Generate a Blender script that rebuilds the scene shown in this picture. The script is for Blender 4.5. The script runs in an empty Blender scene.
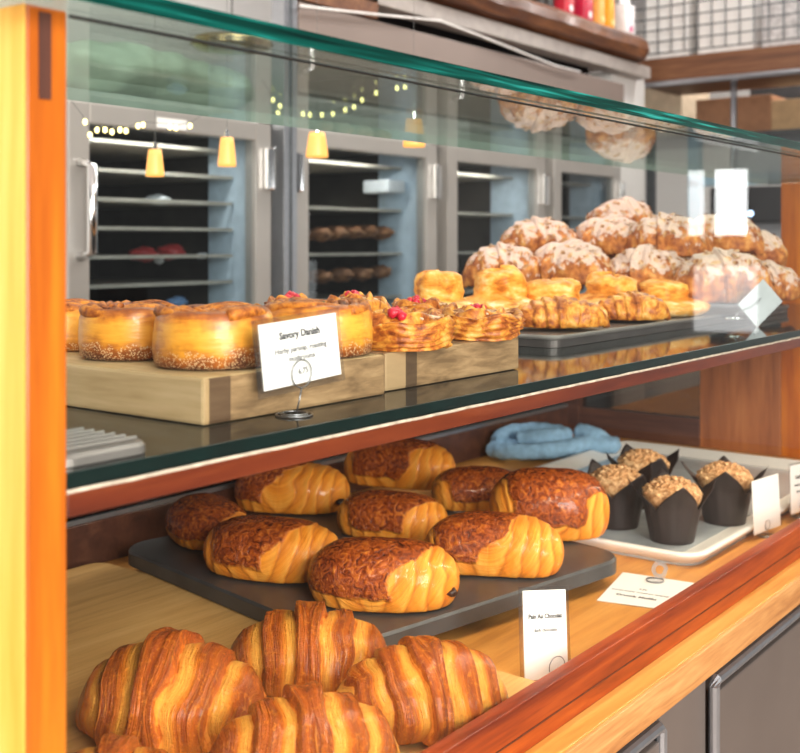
import bpy, bmesh, math, random
from mathutils import Vector, Matrix, noise
C = bpy.context.scene.collection
PI = math.pi
CAMZ = 1.32
FX = 1109.0; HX, HY = 400.0, 243.0
FWD = (.795, .606); RGT = (.606, -.795)
random.seed(7)

# ---------------------------------------------------------------- measuring helpers (photo ray -> point in the room)
def D(px, py, d):
    l = (px-HX)/FX*d
    return Vector((FWD[0]*d+RGT[0]*l, FWD[1]*d+RGT[1]*l, CAMZ-(py-HY)/FX*d))
def Z(px, py, z):
    return D(px, py, -FX*(z-CAMZ)/(py-HY))
def Y(px, py, y):
    t = (px-HX)/FX
    return D(px, py, y/(FWD[1]+RGT[1]*t))
def X(px, py, x):
    t = (px-HX)/FX
    return D(px, py, x/(FWD[0]+RGT[0]*t))

# ---------------------------------------------------------------- object helpers
def put(name, bm, mat, parent=None, smooth=False, recalc=True):
    if recalc: bmesh.ops.recalc_face_normals(bm, faces=bm.faces)
    me = bpy.data.meshes.new(name); bm.to_mesh(me); bm.free()
    for m in (mat if isinstance(mat, (list, tuple)) else [mat]): me.materials.append(m)
    if smooth:
        me.polygons.foreach_set('use_smooth', [True]*len(me.polygons))
    o = bpy.data.objects.new(name, me); C.objects.link(o)
    if parent: o.parent = parent
    return o
def tag(o, label, cat, group=None):
    o['label'] = label; o['category'] = cat
    if group: o['group'] = group
    return o
def thing(name, label, cat, loc=(0,0,0), rz=0, group=None):
    o = bpy.data.objects.new(name, None); C.objects.link(o); o.empty_display_size = .02
    o.location = loc; o.rotation_euler = (0,0,rz)
    return tag(o, label, cat, group)
def struct(o): o['kind'] = 'structure'; return o
def dup(src, loc, rz, label=None, group=None, scale=None):
    r = src.copy(); C.objects.link(r); r.location = loc; r.rotation_euler = (0,0,rz)
    if label: r['label'] = label
    if group: r['group'] = group
    if scale: r.scale = scale
    for ch in list(src.children):
        c = ch.copy(); C.objects.link(c); c.parent = r
        for g in list(ch.children):
            k = g.copy(); C.objects.link(k); k.parent = c
    return r
def box(bm, x0, x1, y0, y1, z0, z1, bev=0, mi=0, M=None, seg=2):
    r = bmesh.ops.create_cube(bm, size=1)
    vs = r['verts']
    for v in vs:
        v.co = Vector((x0+(v.co.x+.5)*(x1-x0), y0+(v.co.y+.5)*(y1-y0), z0+(v.co.z+.5)*(z1-z0)))
    fs = set(f for v in vs for f in v.link_faces)
    if bev:
        es = list(set(e for v in vs for e in v.link_edges))
        rr = bmesh.ops.bevel(bm, geom=es, offset=bev, segments=seg, profile=.6, affect='EDGES')
        fs = set(rr['faces']) | set(f for f in fs if f.is_valid)
        vs = list(set(v for f in fs for v in f.verts))
    for f in fs:
        if f.is_valid: f.material_index = mi
    if M is not None: bmesh.ops.transform(bm, matrix=M, verts=[v for v in vs if v.is_valid])
    return vs
def tube(bm, pts, r, n=8, closed=False, cap=True, mi=0):
    pts = [Vector(p) for p in pts]; N = len(pts); rings = []
    prev = None
    for i, p in enumerate(pts):
        if closed: t = pts[(i+1)%N]-pts[i-1]
        else: t = pts[min(i+1,N-1)]-pts[max(i-1,0)]
        t.normalize()
        if prev is None:
            u = t.orthogonal().normalized()
        else:
            u = (prev - t*prev.dot(t)).normalized()
        prev = u; w = t.cross(u)
        rr = r[i] if isinstance(r, (list, tuple)) else r
        rings.append([bm.verts.new(p+u*(rr*math.cos(2*PI*k/n))+w*(rr*math.sin(2*PI*k/n))) for k in range(n)])
    for i in range(N if closed else N-1):
        a, b = rings[i], rings[(i+1)%N]
        for k in range(n):
            f = bm.faces.new((a[k], a[(k+1)%n], b[(k+1)%n], b[k])); f.material_index = mi
    if cap and not closed:
        for f in (bm.faces.new(rings[0]), bm.faces.new(rings[-1])): f.material_index = mi
def lathe(bm, prof, n=32, M=None, cap=True, mi=0):
    rings = []; new = []
    for r, z in prof:
        ring = [bm.verts.new((r*math.cos(2*PI*k/n), r*math.sin(2*PI*k/n), z)) for k in range(n)]
        rings.append(ring); new += ring
    for a, b in zip(rings, rings[1:]):
        for k in range(n):
            bm.faces.new((a[k], a[(k+1)%n], b[(k+1)%n], b[k])).material_index = mi
    if cap:
        bm.faces.new(rings[0]).material_index = mi; bm.faces.new(rings[-1]).material_index = mi
    if M is not None: bmesh.ops.transform(bm, matrix=M, verts=new)
def blob(bm, c, r, sub=2, amp=.1, sc=None, seed=0, mi=0):
    rr = bmesh.ops.create_icosphere(bm, subdivisions=sub, radius=1)
    c = Vector(c); s = Vector(r) if isinstance(r, (list, tuple)) else Vector((r,r,r))
    for v in rr['verts']:
        k = 1+amp*noise.noise(v.co*1.7+Vector((seed*3.1, seed, 0)))
        v.co = Vector((v.co.x*s.x*k, v.co.y*s.y*k, v.co.z*s.z*k))+c
        for f in v.link_faces: f.material_index = mi
def B(): return bmesh.new()

# ---------------------------------------------------------------- materials
def newmat(name):
    m = bpy.data.materials.new(name); m.use_nodes = True
    nt = m.node_tree; b = nt.nodes['Principled BSDF']
    return m, nt, b
def N(nt, t, **kw):
    n = nt.nodes.new(t)
    for k, v in kw.items():
        if k in n.inputs: n.inputs[k].default_value = v
        else: setattr(n, k, v)
    return n
def L(nt, a, b): nt.links.new(a, b)
def ramp(nt, fac, stops):
    n = nt.nodes.new('ShaderNodeValToRGB'); e = n.color_ramp.elements
    while len(e) < len(stops): e.new(.5)
    for k, (p, c) in zip(e, stops):
        k.position = p; k.color = (c[0], c[1], c[2], 1)
    if fac is not None: L(nt, fac, n.inputs[0])
    return n.outputs[0]
def mth(nt, op, a, b=None, c=None):
    n = nt.nodes.new('ShaderNodeMath'); n.operation = op
    for i, v in enumerate((a, b, c)):
        if v is None: continue
        if hasattr(v, 'links'): L(nt, v, n.inputs[i])
        else: n.inputs[i].default_value = v
    return n.outputs[0]
def mixc(nt, f, a, b, mode='MIX'):
    n = nt.nodes.new('ShaderNodeMix'); n.data_type = 'RGBA'; n.blend_type = mode
    for s, v in ((n.inputs[0], f), (n.inputs[6], a), (n.inputs[7], b)):
        if hasattr(v, 'links'): L(nt, v, s)
        elif isinstance(v, tuple): s.default_value = (v[0], v[1], v[2], 1)
        else: s.default_value = v
    return n.outputs[2]
def noi(nt, vec, scale=5, detail=4, rough=.55, dist=0):
    n = N(nt, 'ShaderNodeTexNoise'); n.inputs['Scale'].default_value = scale; n.inputs['Detail'].default_value = detail
    n.inputs['Roughness'].default_value = rough; n.inputs['Distortion'].default_value = dist
    if vec is not None: L(nt, vec, n.inputs['Vector'])
    return n.outputs['Fac']
def vscale(nt, vec, s, loc=(0,0,0)):
    n = N(nt, 'ShaderNodeMapping'); n.inputs['Scale'].default_value = s; n.inputs['Location'].default_value = loc
    L(nt, vec, n.inputs['Vector']); return n.outputs[0]
def objco(nt, which='Object'):
    return N(nt, 'ShaderNodeTexCoord').outputs[which]
def bump(nt, b, h, strength=.3, dist=.002):
    n = N(nt, 'ShaderNodeBump'); n.inputs['Strength'].default_value = strength; n.inputs['Distance'].default_value = dist
    L(nt, h, n.inputs['Height']); L(nt, n.outputs[0], b.inputs['Normal'])
def plain(name, col, rough=.5, metal=0, var=.12, scale=30, coat=0, emit=None, es=0):
    m, nt, b = newmat(name)
    f = noi(nt, objco(nt), scale, 3)
    c0 = tuple(max(0, x*(1-var)) for x in col); c1 = tuple(min(1, x*(1+var)) for x in col)
    L(nt, ramp(nt, f, [(.3, c0), (.7, c1)]), b.inputs['Base Color'])
    b.inputs['Roughness'].default_value = rough; b.inputs['Metallic'].default_value = metal
    b.inputs['Coat Weight'].default_value = coat
    if emit:
        b.inputs['Emission Color'].default_value = (*emit, 1); b.inputs['Emission Strength'].default_value = es
    return m
def wood(name, dark, mid, light, axis='x', scale=1.0, rough=.35, coat=.2, stretch=14, seed=0, bands=3.0):
    m, nt, b = newmat(name)
    co = objco(nt)
    s = {'x': (1, stretch, stretch), 'y': (stretch, 1, stretch), 'z': (stretch, stretch, 1)}[axis]
    v = vscale(nt, co, tuple(k*scale for k in s), (seed*1.7, seed*.9, seed*2.3))
    f1 = noi(nt, v, 2.2, 5, .6, .6)
    f2 = noi(nt, vscale(nt, co, tuple(k*scale*4 for k in s)), 3, 3, .6)
    f = mth(nt, 'ADD', mth(nt, 'MULTIPLY', f1, .75), mth(nt, 'MULTIPLY', f2, .25))
    L(nt, ramp(nt, f, [(.33, dark), (.5, mid), (.66, light)]), b.inputs['Base Color'])
    b.inputs['Roughness'].default_value = rough; b.inputs['Coat Weight'].default_value = coat
    b.inputs['Coat Roughness'].default_value = .15
    bump(nt, b, f, .12, .001)
    return m
def glass(name, tint=(1,1,1), k=.9, base=.045, rough=0.0):
    m = bpy.data.materials.new(name); m.use_nodes = True; nt = m.node_tree
    for n in list(nt.nodes): nt.nodes.remove(n)
    out = N(nt, 'ShaderNodeOutputMaterial'); mx = N(nt, 'ShaderNodeMixShader')
    tr = N(nt, 'ShaderNodeBsdfTransparent'); tr.inputs[0].default_value = (*tint, 1)
    gl = N(nt, 'ShaderNodeBsdfGlossy'); gl.inputs['Roughness'].default_value = rough
    lw = N(nt, 'ShaderNodeLayerWeight'); lw.inputs[0].default_value = .5
    p = mth(nt, 'POWER', lw.outputs['Facing'], 5.0)
    f = mth(nt, 'ADD', mth(nt, 'MULTIPLY', p, k), base)
    L(nt, f, mx.inputs[0]); L(nt, tr.outputs[0], mx.inputs[1]); L(nt, gl.outputs[0], mx.inputs[2])
    L(nt, mx.outputs[0], out.inputs[0])
    return m

W_SIDE = wood('lit side wood', (.75,.36,.05), (.86,.47,.09), (.92,.56,.15), 'z', 1, .4)  # lighter wood colour carries the light falling on the post's side
W_STILE = wood('orange cherry', (.30,.058,.003), (.45,.110,.005), (.58,.175,.009), 'z', 1, .32)
W_INLAY = wood('dark walnut', (.04,.010,.005), (.08,.02,.008), (.14,.035,.012), 'z', 1, .6, 0)
W_RAIL = wood('red cherry rail', (.13,.016,.004), (.30,.045,.007), (.46,.09,.011), 'x', 1.2, .42, .06)
W_SHELFRAIL = wood('red shelf lipping', (.07,.010,.004), (.13,.020,.006), (.20,.038,.010), 'x', 1.2, .35, .1)
W_COUNTER = wood('honey oak counter', (.46,.175,.028), (.64,.275,.052), (.76,.37,.09), 'x', 1, .42, .08)
W_EDGE = wood('oak counter edge', (.36,.14,.04), (.55,.25,.08), (.68,.36,.13), 'x', 2.2, .45, 0)
W_DARK = wood('dark back frame', (.05,.018,.012), (.09,.032,.02), (.14,.055,.03), 'y', 1, .45)
W_END = wood('brown end panel', (.20,.06,.02), (.34,.11,.035), (.46,.17,.055), 'z', 1, .35)
W_BOARD = wood('pale maple board', (.50,.26,.075), (.68,.38,.12), (.78,.48,.18), 'x', 1.6, .5, .05)
W_BLOCK = wood('bleached beech block', (.42,.29,.13), (.56,.41,.21), (.66,.50,.28), 'y', 1.5, .55, 0)
W_BLOCK2 = wood('toasted beech block', (.13,.075,.035), (.30,.18,.085), (.42,.27,.14), 'x', 1.5, .55, 0)
W_LIVE = wood('live edge slab', (.05,.014,.006), (.13,.042,.014), (.26,.10,.035), 'x', 1.2, .5, .1, 8)
W_RACK = wood('rack plank', (.09,.035,.018), (.16,.065,.03), (.24,.11,.05), 'y', 1, .5, 0)
STEEL = plain('brushed steel', (.46,.48,.52), .34, .85, .06, 60)
STEELW = plain('satin fridge steel', (.52,.49,.46), .38, .6, .08, 4)
STEELD = plain('dark steel', (.10,.11,.12), .5, .4)  # dark grey steel base colour
WIRE = plain('dull steel wire', (.30,.30,.31), .3, .9, .1)
CHROME = plain('chrome', (.85,.85,.86), .12, 1, .03)
BLACK = plain('black gap', (.015,.015,.017), .6)
JAMB = plain('pale jamb', (.66,.78,.90), .5, .1)
SHELFST = plain('fridge shelf', (.52,.47,.40), .45, .3)
WHITE = plain('white paint', (.82,.80,.78), .6, 0, .03, 3)
FLOORM = plain('grey brown floor', (.32,.24,.19), .4, 0, .15, 2)
CEIL = plain('ceiling paint', (.84,.83,.86), .7, 0, .03, 2)
FASCIA = plain('taupe fascia', (.26,.205,.18), .5, .2, .06, 3)
PANE = glass('clear pane', (.985,.995,.99), .55, .022)
TOPG = glass('green tinted top glass', (.86,.94,.90), .75, .06)
BACKG = glass('dim back glass', (.22,.22,.24), .5, .04)
ENDG = glass('brownish end glass', (.45,.40,.36), .5, .04)
FRG = glass('fridge glass', (.80,.84,.86), .4, .03)
def edge_glass():
    m, nt, b = newmat('green glass edge')
    f = noi(nt, vscale(nt, objco(nt), (2.2, 1, 90)), 3, 2)
    L(nt, ramp(nt, f, [(.3, (.0005,.012,.010)), (.5, (.001,.032,.025)), (.62, (.003,.08,.065)), (.72, (.02,.28,.25))]), b.inputs['Base Color'])
    b.inputs['Roughness'].default_value = .25; b.inputs['IOR'].default_value = 1.3
    return m
EDGE = edge_glass()
TOPB = plain('pale glass back edge', (.34,.42,.38), .3)
def dark_glass():
    m, nt, b = newmat('dark shelf glass')
    f = noi(nt, objco(nt), 60, 3)
    L(nt, ramp(nt, f, [(.3, (.012,.014,.014)), (.7, (.03,.034,.033))]), b.inputs['Base Color'])
    b.inputs['Roughness'].default_value = .06; b.inputs['IOR'].default_value = 1.22; b.inputs['Specular IOR Level'].default_value = .3
    return m
SHELFG = dark_glass()
SHELFE = plain('dark green shelf edge', (.001,.010,.009), .35, 0, .4, 20)
LIP = plain('pale lip highlight', (.60,.50,.40), .5, 0, .35, 90)  # pale colour stands for the highlight along the shelf edge
def block_front(name, bands):
    m, nt, b = newmat(name)
    co = objco(nt); x = N(nt, 'ShaderNodeSeparateXYZ'); L(nt, co, x.inputs[0])
    f = noi(nt, vscale(nt, co, (8, 8, 40)), 3, 4, .6, .4)
    c = ramp(nt, f, [(.33, (.17,.10,.045)), (.5, (.29,.18,.085)), (.66, (.40,.26,.13))])
    for x0, x1, col in bands:
        k = mth(nt, 'MULTIPLY', mth(nt, 'GREATER_THAN', x.outputs[0], x0), mth(nt, 'LESS_THAN', x.outputs[0], x1))
        c = mixc(nt, mth(nt, 'MULTIPLY', k, .8), c, col)
    L(nt, c, b.inputs['Base Color']); b.inputs['Roughness'].default_value = .55
    return m
BF1 = block_front('laminated block front', [(-.094,-.074,(.07,.035,.018)), (-.11,-.094,(.42,.28,.13))])
BF2 = block_front('laminated block front two', [(-.11,-.078,(.42,.29,.15)), (-.078,-.062,(.06,.035,.02))])
SLATE = plain('charcoal slate', (.045,.047,.05), .38, 0, .3, 25)
TRAYM = plain('white tray', (.84,.81,.76), .3, 0, .05, 6)
TRAYIN = plain('tray film', (.52,.56,.58), .16, .2, .25, 8)
PAPER = plain('white card', (.86,.85,.83), .55, 0, .02, 4)
SLEEVE = glass('clear sleeve', (.90,.89,.88), .3, .10, .3)
INK = plain('ink', (.03,.03,.035), .6)
INKG = plain('grey ink', (.07,.07,.075), .6)
CUP = plain('dark brown paper', (.020,.012,.012), .55, 0, .25, 40)
CLOTH = plain('light blue towel', (.25,.43,.62), .9, 0, .15, 80)
PINK = plain('raspberry', (.62,.015,.04), .35, 0, .3, 60)
PANM = plain('dull bun pan', (.09,.08,.075), .4, .4, .2, 20)
PANL = plain('pan rim', (.26,.24,.225), .4, .5, .1, 20)
CHOC = plain('chocolate', (.03,.012,.008), .4)

def croissant_mat(name, pale, gold, brown, dark, seed=0):
    m, nt, b = newmat(name)
    uv = N(nt, 'ShaderNodeUVMap').outputs[0]
    sx = N(nt, 'ShaderNodeSeparateXYZ'); L(nt, uv, sx.inputs[0])
    co = vscale(nt, objco(nt), (1,1,1), (seed,seed*.7,0))
    big = noi(nt, co, 28, 3)
    st = noi(nt, vscale(nt, uv, (16, 5, 1), (seed, 0, 0)), 1.0, 4, .65)
    fine = noi(nt, vscale(nt, uv, (42, 9, 1), (seed, 3, 0)), 1.0, 3, .6)
    x = mth(nt, 'ADD', sx.outputs[0], mth(nt, 'MULTIPLY', mth(nt, 'SUBTRACT', big, .5), .35))
    fr = mth(nt, 'FRACT', mth(nt, 'ADD', x, mth(nt, 'MULTIPLY', mth(nt, 'SUBTRACT', st, .5), .16)))
    base = ramp(nt, fr, [(0, gold), (.08, pale), (.26, pale), (.36, gold), (.45, brown), (.62, dark), (.78, brown), (.92, dark), (1, brown)])
    base2 = mixc(nt, ramp(nt, fine, [(.50, (0,0,0)), (.64, (.45,.45,.45))]), base, brown)
    blis = noi(nt, co, 190, 4, .75)
    base2 = mixc(nt, ramp(nt, blis, [(.54, (0,0,0)), (.64, (.6,.6,.6))]), base2, gold)
    base3 = mixc(nt, ramp(nt, st, [(.55, (0,0,0)), (.72, (.40,.40,.40))]), base2, pale)
    # underside and flanks stay pale
    g = N(nt, 'ShaderNodeSeparateXYZ'); L(nt, objco(nt, 'Generated'), g.inputs[0])
    low = ramp(nt, g.outputs[2], [(.06, (.7,.7,.7)), (.30, (0,0,0))])
    base4 = mixc(nt, low, base3, gold)
    L(nt, base4, b.inputs['Base Color'])
    bl = noi(nt, co, 260, 2)
    b.inputs['Roughness'].default_value = .40; b.inputs['IOR'].default_value = 1.4; b.inputs['Coat Weight'].default_value = .2; b.inputs['Coat Roughness'].default_value = .2
    h = mth(nt, 'ADD', mth(nt, 'MULTIPLY', st, .9), mth(nt, 'ADD', mth(nt, 'MULTIPLY', fine, .6), mth(nt, 'ADD', mth(nt, 'MULTIPLY', blis, .6), mth(nt, 'MULTIPLY', bl, .3))))
    bump(nt, b, h, 1.0, .0055)
    L(nt, ramp(nt, fr, [(.3, (.5,.5,.5)), (.5, (.24,.24,.24))]), b.inputs['Roughness'])
    return m
CRO = [croissant_mat('croissant crust %d' % k, (.97,.44,.062), (.86,.26,.020), (.55,.118,.009), (.30,.052,.006), k*3.3) for k in range(3)]
def pain_mat(name, seed):
    m, nt, b = newmat(name)
    uv = N(nt, 'ShaderNodeUVMap').outputs[0]
    co = vscale(nt, objco(nt), (1,1,1), (seed, seed, 0))
    at = N(nt, 'ShaderNodeAttribute'); at.attribute_name = 'skin'
    nz = noi(nt, co, 55, 4)
    msk = ramp(nt, mth(nt, 'ADD', at.outputs['Fac'], mth(nt, 'MULTIPLY', mth(nt, 'SUBTRACT', nz, .5), .8)), [(.42, (0,0,0)), (.58, (1,1,1))])
    st = noi(nt, vscale(nt, uv, (40, 1.0, 1), (seed, 0, 0)), 1, 2, .5)
    fl = noi(nt, vscale(nt, uv, (110, 3, 1), (seed, 2, 0)), 1, 3, .6)
    side = ramp(nt, st, [(.28, (.52,.13,.008)), (.42, (.74,.22,.014)), (.55, (.85,.29,.024)), (.72, (.92,.39,.05))])
    vo = N(nt, 'ShaderNodeTexVoronoi'); vo.inputs['Scale'].default_value = 170; vo.feature = 'SMOOTH_F1'; L(nt, co, vo.inputs['Vector'])
    wr = noi(nt, co, 105, 4, .62, 1.6)
    top = ramp(nt, wr, [(.30, (.05,.009,.003)), (.43, (.20,.032,.005)), (.56, (.40,.080,.009)), (.70, (.64,.20,.025))])
    side = mixc(nt, ramp(nt, fl, [(.52, (0,0,0)), (.66, (.5,.5,.5))]), side, (.52,.15,.012))
    side = mixc(nt, ramp(nt, noi(nt, co, 40, 3), [(.5, (0,0,0)), (.7, (.45,.45,.45))]), side, (.62,.20,.018))
    af = N(nt, 'ShaderNodeAttribute'); af.attribute_name = 'fold'
    ffr = mth(nt, 'FRACT', mth(nt, 'ADD', af.outputs['Fac'], mth(nt, 'MULTIPLY', mth(nt, 'SUBTRACT', nz, .5), .25)))
    side = mixc(nt, .5, side, ramp(nt, ffr, [(0, (.24,.05,.004)), (.12, (.62,.165,.010)), (.4, (.84,.285,.022)), (.8, (.94,.45,.075)), (.92, (.78,.25,.02)), (1, (.28,.06,.005))]))
    L(nt, mixc(nt, msk, side, top), b.inputs['Base Color'])
    L(nt, ramp(nt, msk, [(0, (.52,.52,.52)), (1, (.24,.24,.24))]), b.inputs['Roughness'])
    b.inputs['Coat Weight'].default_value = .3; b.inputs['Coat Roughness'].default_value = .12
    h = mth(nt, 'ADD', mth(nt, 'MULTIPLY', wr, msk), mth(nt, 'ADD', mth(nt, 'MULTIPLY', st, .3), mth(nt, 'MULTIPLY', fl, .35)))
    bump(nt, b, h, .9, .0045)
    b.inputs['IOR'].default_value = 1.38
    return m
PAIN = [pain_mat('pain crust %d' % k, k*2.7) for k in range(3)]
def almond_mat(name, seed):
    m, nt, b = newmat(name)
    co = vscale(nt, objco(nt), (1,1,1), (seed, seed, seed))
    g = N(nt, 'ShaderNodeSeparateXYZ'); L(nt, objco(nt, 'Generated'), g.inputs[0])
    big = noi(nt, co, 26, 3)
    crust = ramp(nt, noi(nt, co, 60, 4), [(.35, (.26,.06,.012)), (.55, (.56,.19,.035)), (.7, (.78,.40,.11))])
    dustn = noi(nt, co, 85, 4, .65)
    dust = mth(nt, 'ADD', mth(nt, 'ADD', mth(nt, 'MULTIPLY', g.outputs[2], .55), mth(nt, 'MULTIPLY', big, .7)), mth(nt, 'MULTIPLY', dustn, .6))
    mk = ramp(nt, dust, [(.95, (0,0,0)), (1.14, (.75,.75,.75))])
    L(nt, mixc(nt, mk, crust, (.72,.58,.51)), b.inputs['Base Color'])
    b.inputs['Roughness'].default_value = .65
    bump(nt, b, mth(nt, 'ADD', dustn, noi(nt, co, 200, 3)), .8, .003)
    return m
ALM = [almond_mat('almond crust %d' % k, k*4.1) for k in range(3)]
def flake_mat():
    m, nt, b = newmat('almond flakes')
    f = noi(nt, objco(nt), 120, 2)
    L(nt, ramp(nt, f, [(.35, (.26,.08,.02)), (.5, (.55,.29,.12)), (.65, (.76,.56,.38))]), b.inputs['Base Color'])
    b.inputs['Roughness'].default_value = .5
    return m
FLK = flake_mat()
def bun_side():
    m, nt, b = newmat('sesame bun side')
    co = objco(nt)
    g = N(nt, 'ShaderNodeSeparateXYZ'); L(nt, objco(nt, 'Generated'), g.inputs[0])
    n1 = noi(nt, co, 45, 4); st = noi(nt, vscale(nt, co, (30, 30, 160)), 1.5, 3)
    k = mth(nt, 'ADD', mth(nt, 'ADD', g.outputs[2], mth(nt, 'MULTIPLY', mth(nt, 'SUBTRACT', n1, .5), .75)), mth(nt, 'MULTIPLY', mth(nt, 'SUBTRACT', st, .5), .45))
    c = ramp(nt, k, [(0, (.10,.022,.006)), (.2, (.40,.11,.012)), (.42, (.80,.34,.03)), (.66, (.88,.41,.045)), (.80, (.72,.26,.025)), (.92, (.42,.11,.013)), (1, (.26,.06,.010))])
    vo = N(nt, 'ShaderNodeTexVoronoi'); vo.inputs['Scale'].default_value = 620; L(nt, co, vo.inputs['Vector'])
    seed_ = mth(nt, 'MULTIPLY', mth(nt, 'LESS_THAN', vo.outputs['Distance'], .36), mth(nt, 'LESS_THAN', mth(nt, 'ADD', g.outputs[2], mth(nt, 'MULTIPLY', n1, .7)), .66))
    L(nt, mixc(nt, mth(nt, 'MULTIPLY', seed_, .8), c, (.82,.60,.34)), b.inputs['Base Color'])
    b.inputs['Roughness'].default_value = .4; b.inputs['Coat Weight'].default_value = .2
    bump(nt, b, mth(nt, 'ADD', seed_, st), .5, .0015)
    return m
BUN = bun_side()
def crust(name, stops, sc=60, rough=.4, stretch=(1,1,1), bs=.6):
    m, nt, b = newmat(name)
    f = noi(nt, vscale(nt, objco(nt), stretch), sc, 5, .62, .4)
    L(nt, ramp(nt, f, stops), b.inputs['Base Color']); b.inputs['Roughness'].default_value = rough
    b.inputs['Coat Weight'].default_value = .08; b.inputs['Coat Roughness'].default_value = .25; b.inputs['IOR'].default_value = 1.38
    bump(nt, b, f, bs, .003); return m
TWIST = crust('baked twist', [(.32,(.10,.018,.004)), (.45,(.36,.09,.010)), (.58,(.64,.21,.022)), (.74,(.80,.36,.05))], 110, .5)
DANISH = crust('flaky danish', [(.32,(.16,.03,.006)), (.44,(.45,.12,.015)), (.56,(.74,.31,.04)), (.68,(.84,.48,.13)), (.78,(.86,.66,.42))], 75)
CUSTARD = crust('golden brioche', [(.34,(.48,.14,.013)), (.46,(.78,.29,.03)), (.58,(.88,.46,.09)), (.70,(.92,.66,.30))], 55, .45, (1,1,2.2), .7)
CUSTARDP = crust('pale brioche rim', [(.32,(.55,.18,.02)), (.46,(.84,.42,.08)), (.60,(.92,.66,.34)), (.72,(.92,.80,.60))], 55, .5, (1,1,2.5), .7)
GREENF = crust('spinach filling', [(.3,(.03,.05,.01)), (.5,(.10,.12,.03)), (.7,(.26,.20,.08))], 90, .5)
STREUS = crust('streusel', [(.3,(.20,.07,.025)), (.5,(.52,.27,.11)), (.7,(.80,.54,.30))], 130, .6)

# ================================================================ ROOM
bm = B(); box(bm, -3, 7.2, -5, 3.4, -.1, 0); struct(put('floor', bm, FLOORM))
bm = B(); box(bm, -3, 7.2, -1.2, 3.4, 2.9, 3.0); struct(put('ceiling', bm, CEIL))
bm = B(); box(bm, -3, 7.2, 3.3, 3.4, 0, 2.9); struct(put('wall_back', bm, WHITE))
bm = B(); box(bm, 7.1, 7.2, -1.2, 3.3, 0, 2.9); struct(put('wall_right', bm, WHITE))

# ================================================================ COUNTER
ZC = CAMZ-.437
ct = thing('counter', 'honey oak counter with square front edge under the pastry case', 'counter', (1.3,.9,0))
def local(o, parent):
    o.parent = parent; o.matrix_parent_inverse = Matrix.Translation(parent.location).inverted(); return o
bm = B(); box(bm, -.3, 3.3, .466, 1.34, ZC-.032, ZC, .002); local(put('counter_top', bm, W_COUNTER), ct)
bm = B(); box(bm, -.3, 3.3, .462, .4665, ZC-.034, ZC-.0008, .001); local(put('front_lipping', bm, W_EDGE), ct)
uc = thing('undercounter_fridge', 'grey steel undercounter fridge with rounded door edges beneath the wooden counter', 'fridge', (1.3,.9,0))
zt = CAMZ-.503; FRD = plain('taupe steel door', (.25,.21,.19), .3, .55, .1, 5)
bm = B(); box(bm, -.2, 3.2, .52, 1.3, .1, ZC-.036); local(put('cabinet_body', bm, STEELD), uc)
bm = B(); box(bm, -.2, 3.2, .56, 1.28, 0, .1); local(put('plinth', bm, BLACK), uc)
bm = B(); box(bm, 1.098, 1.224, .492, .52, .1, zt+.012, .002); local(put('centre_panel', bm, FRD), uc)
for x0, x1 in ((.45, 1.094), (1.228, 1.95), (1.96, 2.68)):
    bm = B(); box(bm, x0+.012, x1-.012, .485, .518, .12, zt-.016, .002)
    d = local(put('door', bm, FRD), uc)
    bm = B(); tube(bm, [(x0+.006,.486,.12), (x0+.006,.486,zt-.007), (x0+.012,.486,zt-.001), (x1-.012,.486,zt-.001), (x1-.006,.486,zt-.007), (x1-.006,.486,.12)], .0065, 10)
    e = put('door_trim', bm, STEEL, d)

# ================================================================ DISPLAY CASE
XE = 2.28; YB = 1.26; YF = .5
ZS = CAMZ-.1235       # upper shelf surface
ZT = CAMZ+.1225      # underside of top glass
case = thing('display_case', 'wood and glass pastry display case with green edged glass top', 'display case', (1.3,.88,ZC))
def cp(name, bm, mat, **k): return local(put(name, bm, mat, **k), case)
bm = B(); box(bm, .3346, .3593, .495, .53, ZC, ZT, .0015); stile = cp('front_stile', bm, W_STILE)
bm = B(); box(bm, .3418, .3490, .4942, .4952, ZT-.048, ZT-.003); put('inlay', bm, W_INLAY, stile); bpy.context.view_layer.update()
stile.children[0].matrix_parent_inverse = Matrix.Identity(4)
bm = B(); box(bm, .3336, .3346, .4955, .74, ZC, ZT, .0008); cp('side_panel', bm, W_SIDE)  # thin sheet in the lit-side colour
bm = B(); box(bm, .345, .357, .53, .74, ZC, ZT); cp('side_panel', bm, W_END)
bm = B(); box(bm, .345, .357, .74, YB, ZC, ZS-.01); cp('side_panel', bm, W_END)
bm = B(); box(bm, .363, XE, .491, .507, ZC, CAMZ-.393, .0015); cp('front_rail', bm, W_RAIL)
bm = B(); box(bm, .363, XE, .4905, .4915, ZC+.016, ZC+.0175); cp('rail_groove', bm, W_INLAY)
# end at the far side
bm = B(); box(bm, XE, XE+.028, YF-.003, .757, ZC, ZT, .002); cp('end_panel', bm, W_STILE)
bm = B(); box(bm, XE, XE+.024, .757, .93, ZC, ZS-.012, .002); cp('end_panel', bm, W_END)
bm = B(); box(bm, XE-.004, XE+.028, .93, 1.22, ZC, CAMZ-.377, .002); cp('end_rail', bm, W_DARK)
bm = B(); box(bm, XE+.008, XE+.014, .93, 1.22, CAMZ-.377, ZS-.03); cp('end_pane', bm, ENDG)
bm = B(); box(bm, XE-.012, XE+.028, 1.215, YB+.01, ZC, ZS-.012, .002); cp('corner_post', bm, W_DARK)
bm = B(); box(bm, XE-.004, XE+.028, .93, 1.22, ZS-.035, ZS-.012, .002); cp('end_rail', bm, W_DARK)
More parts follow.
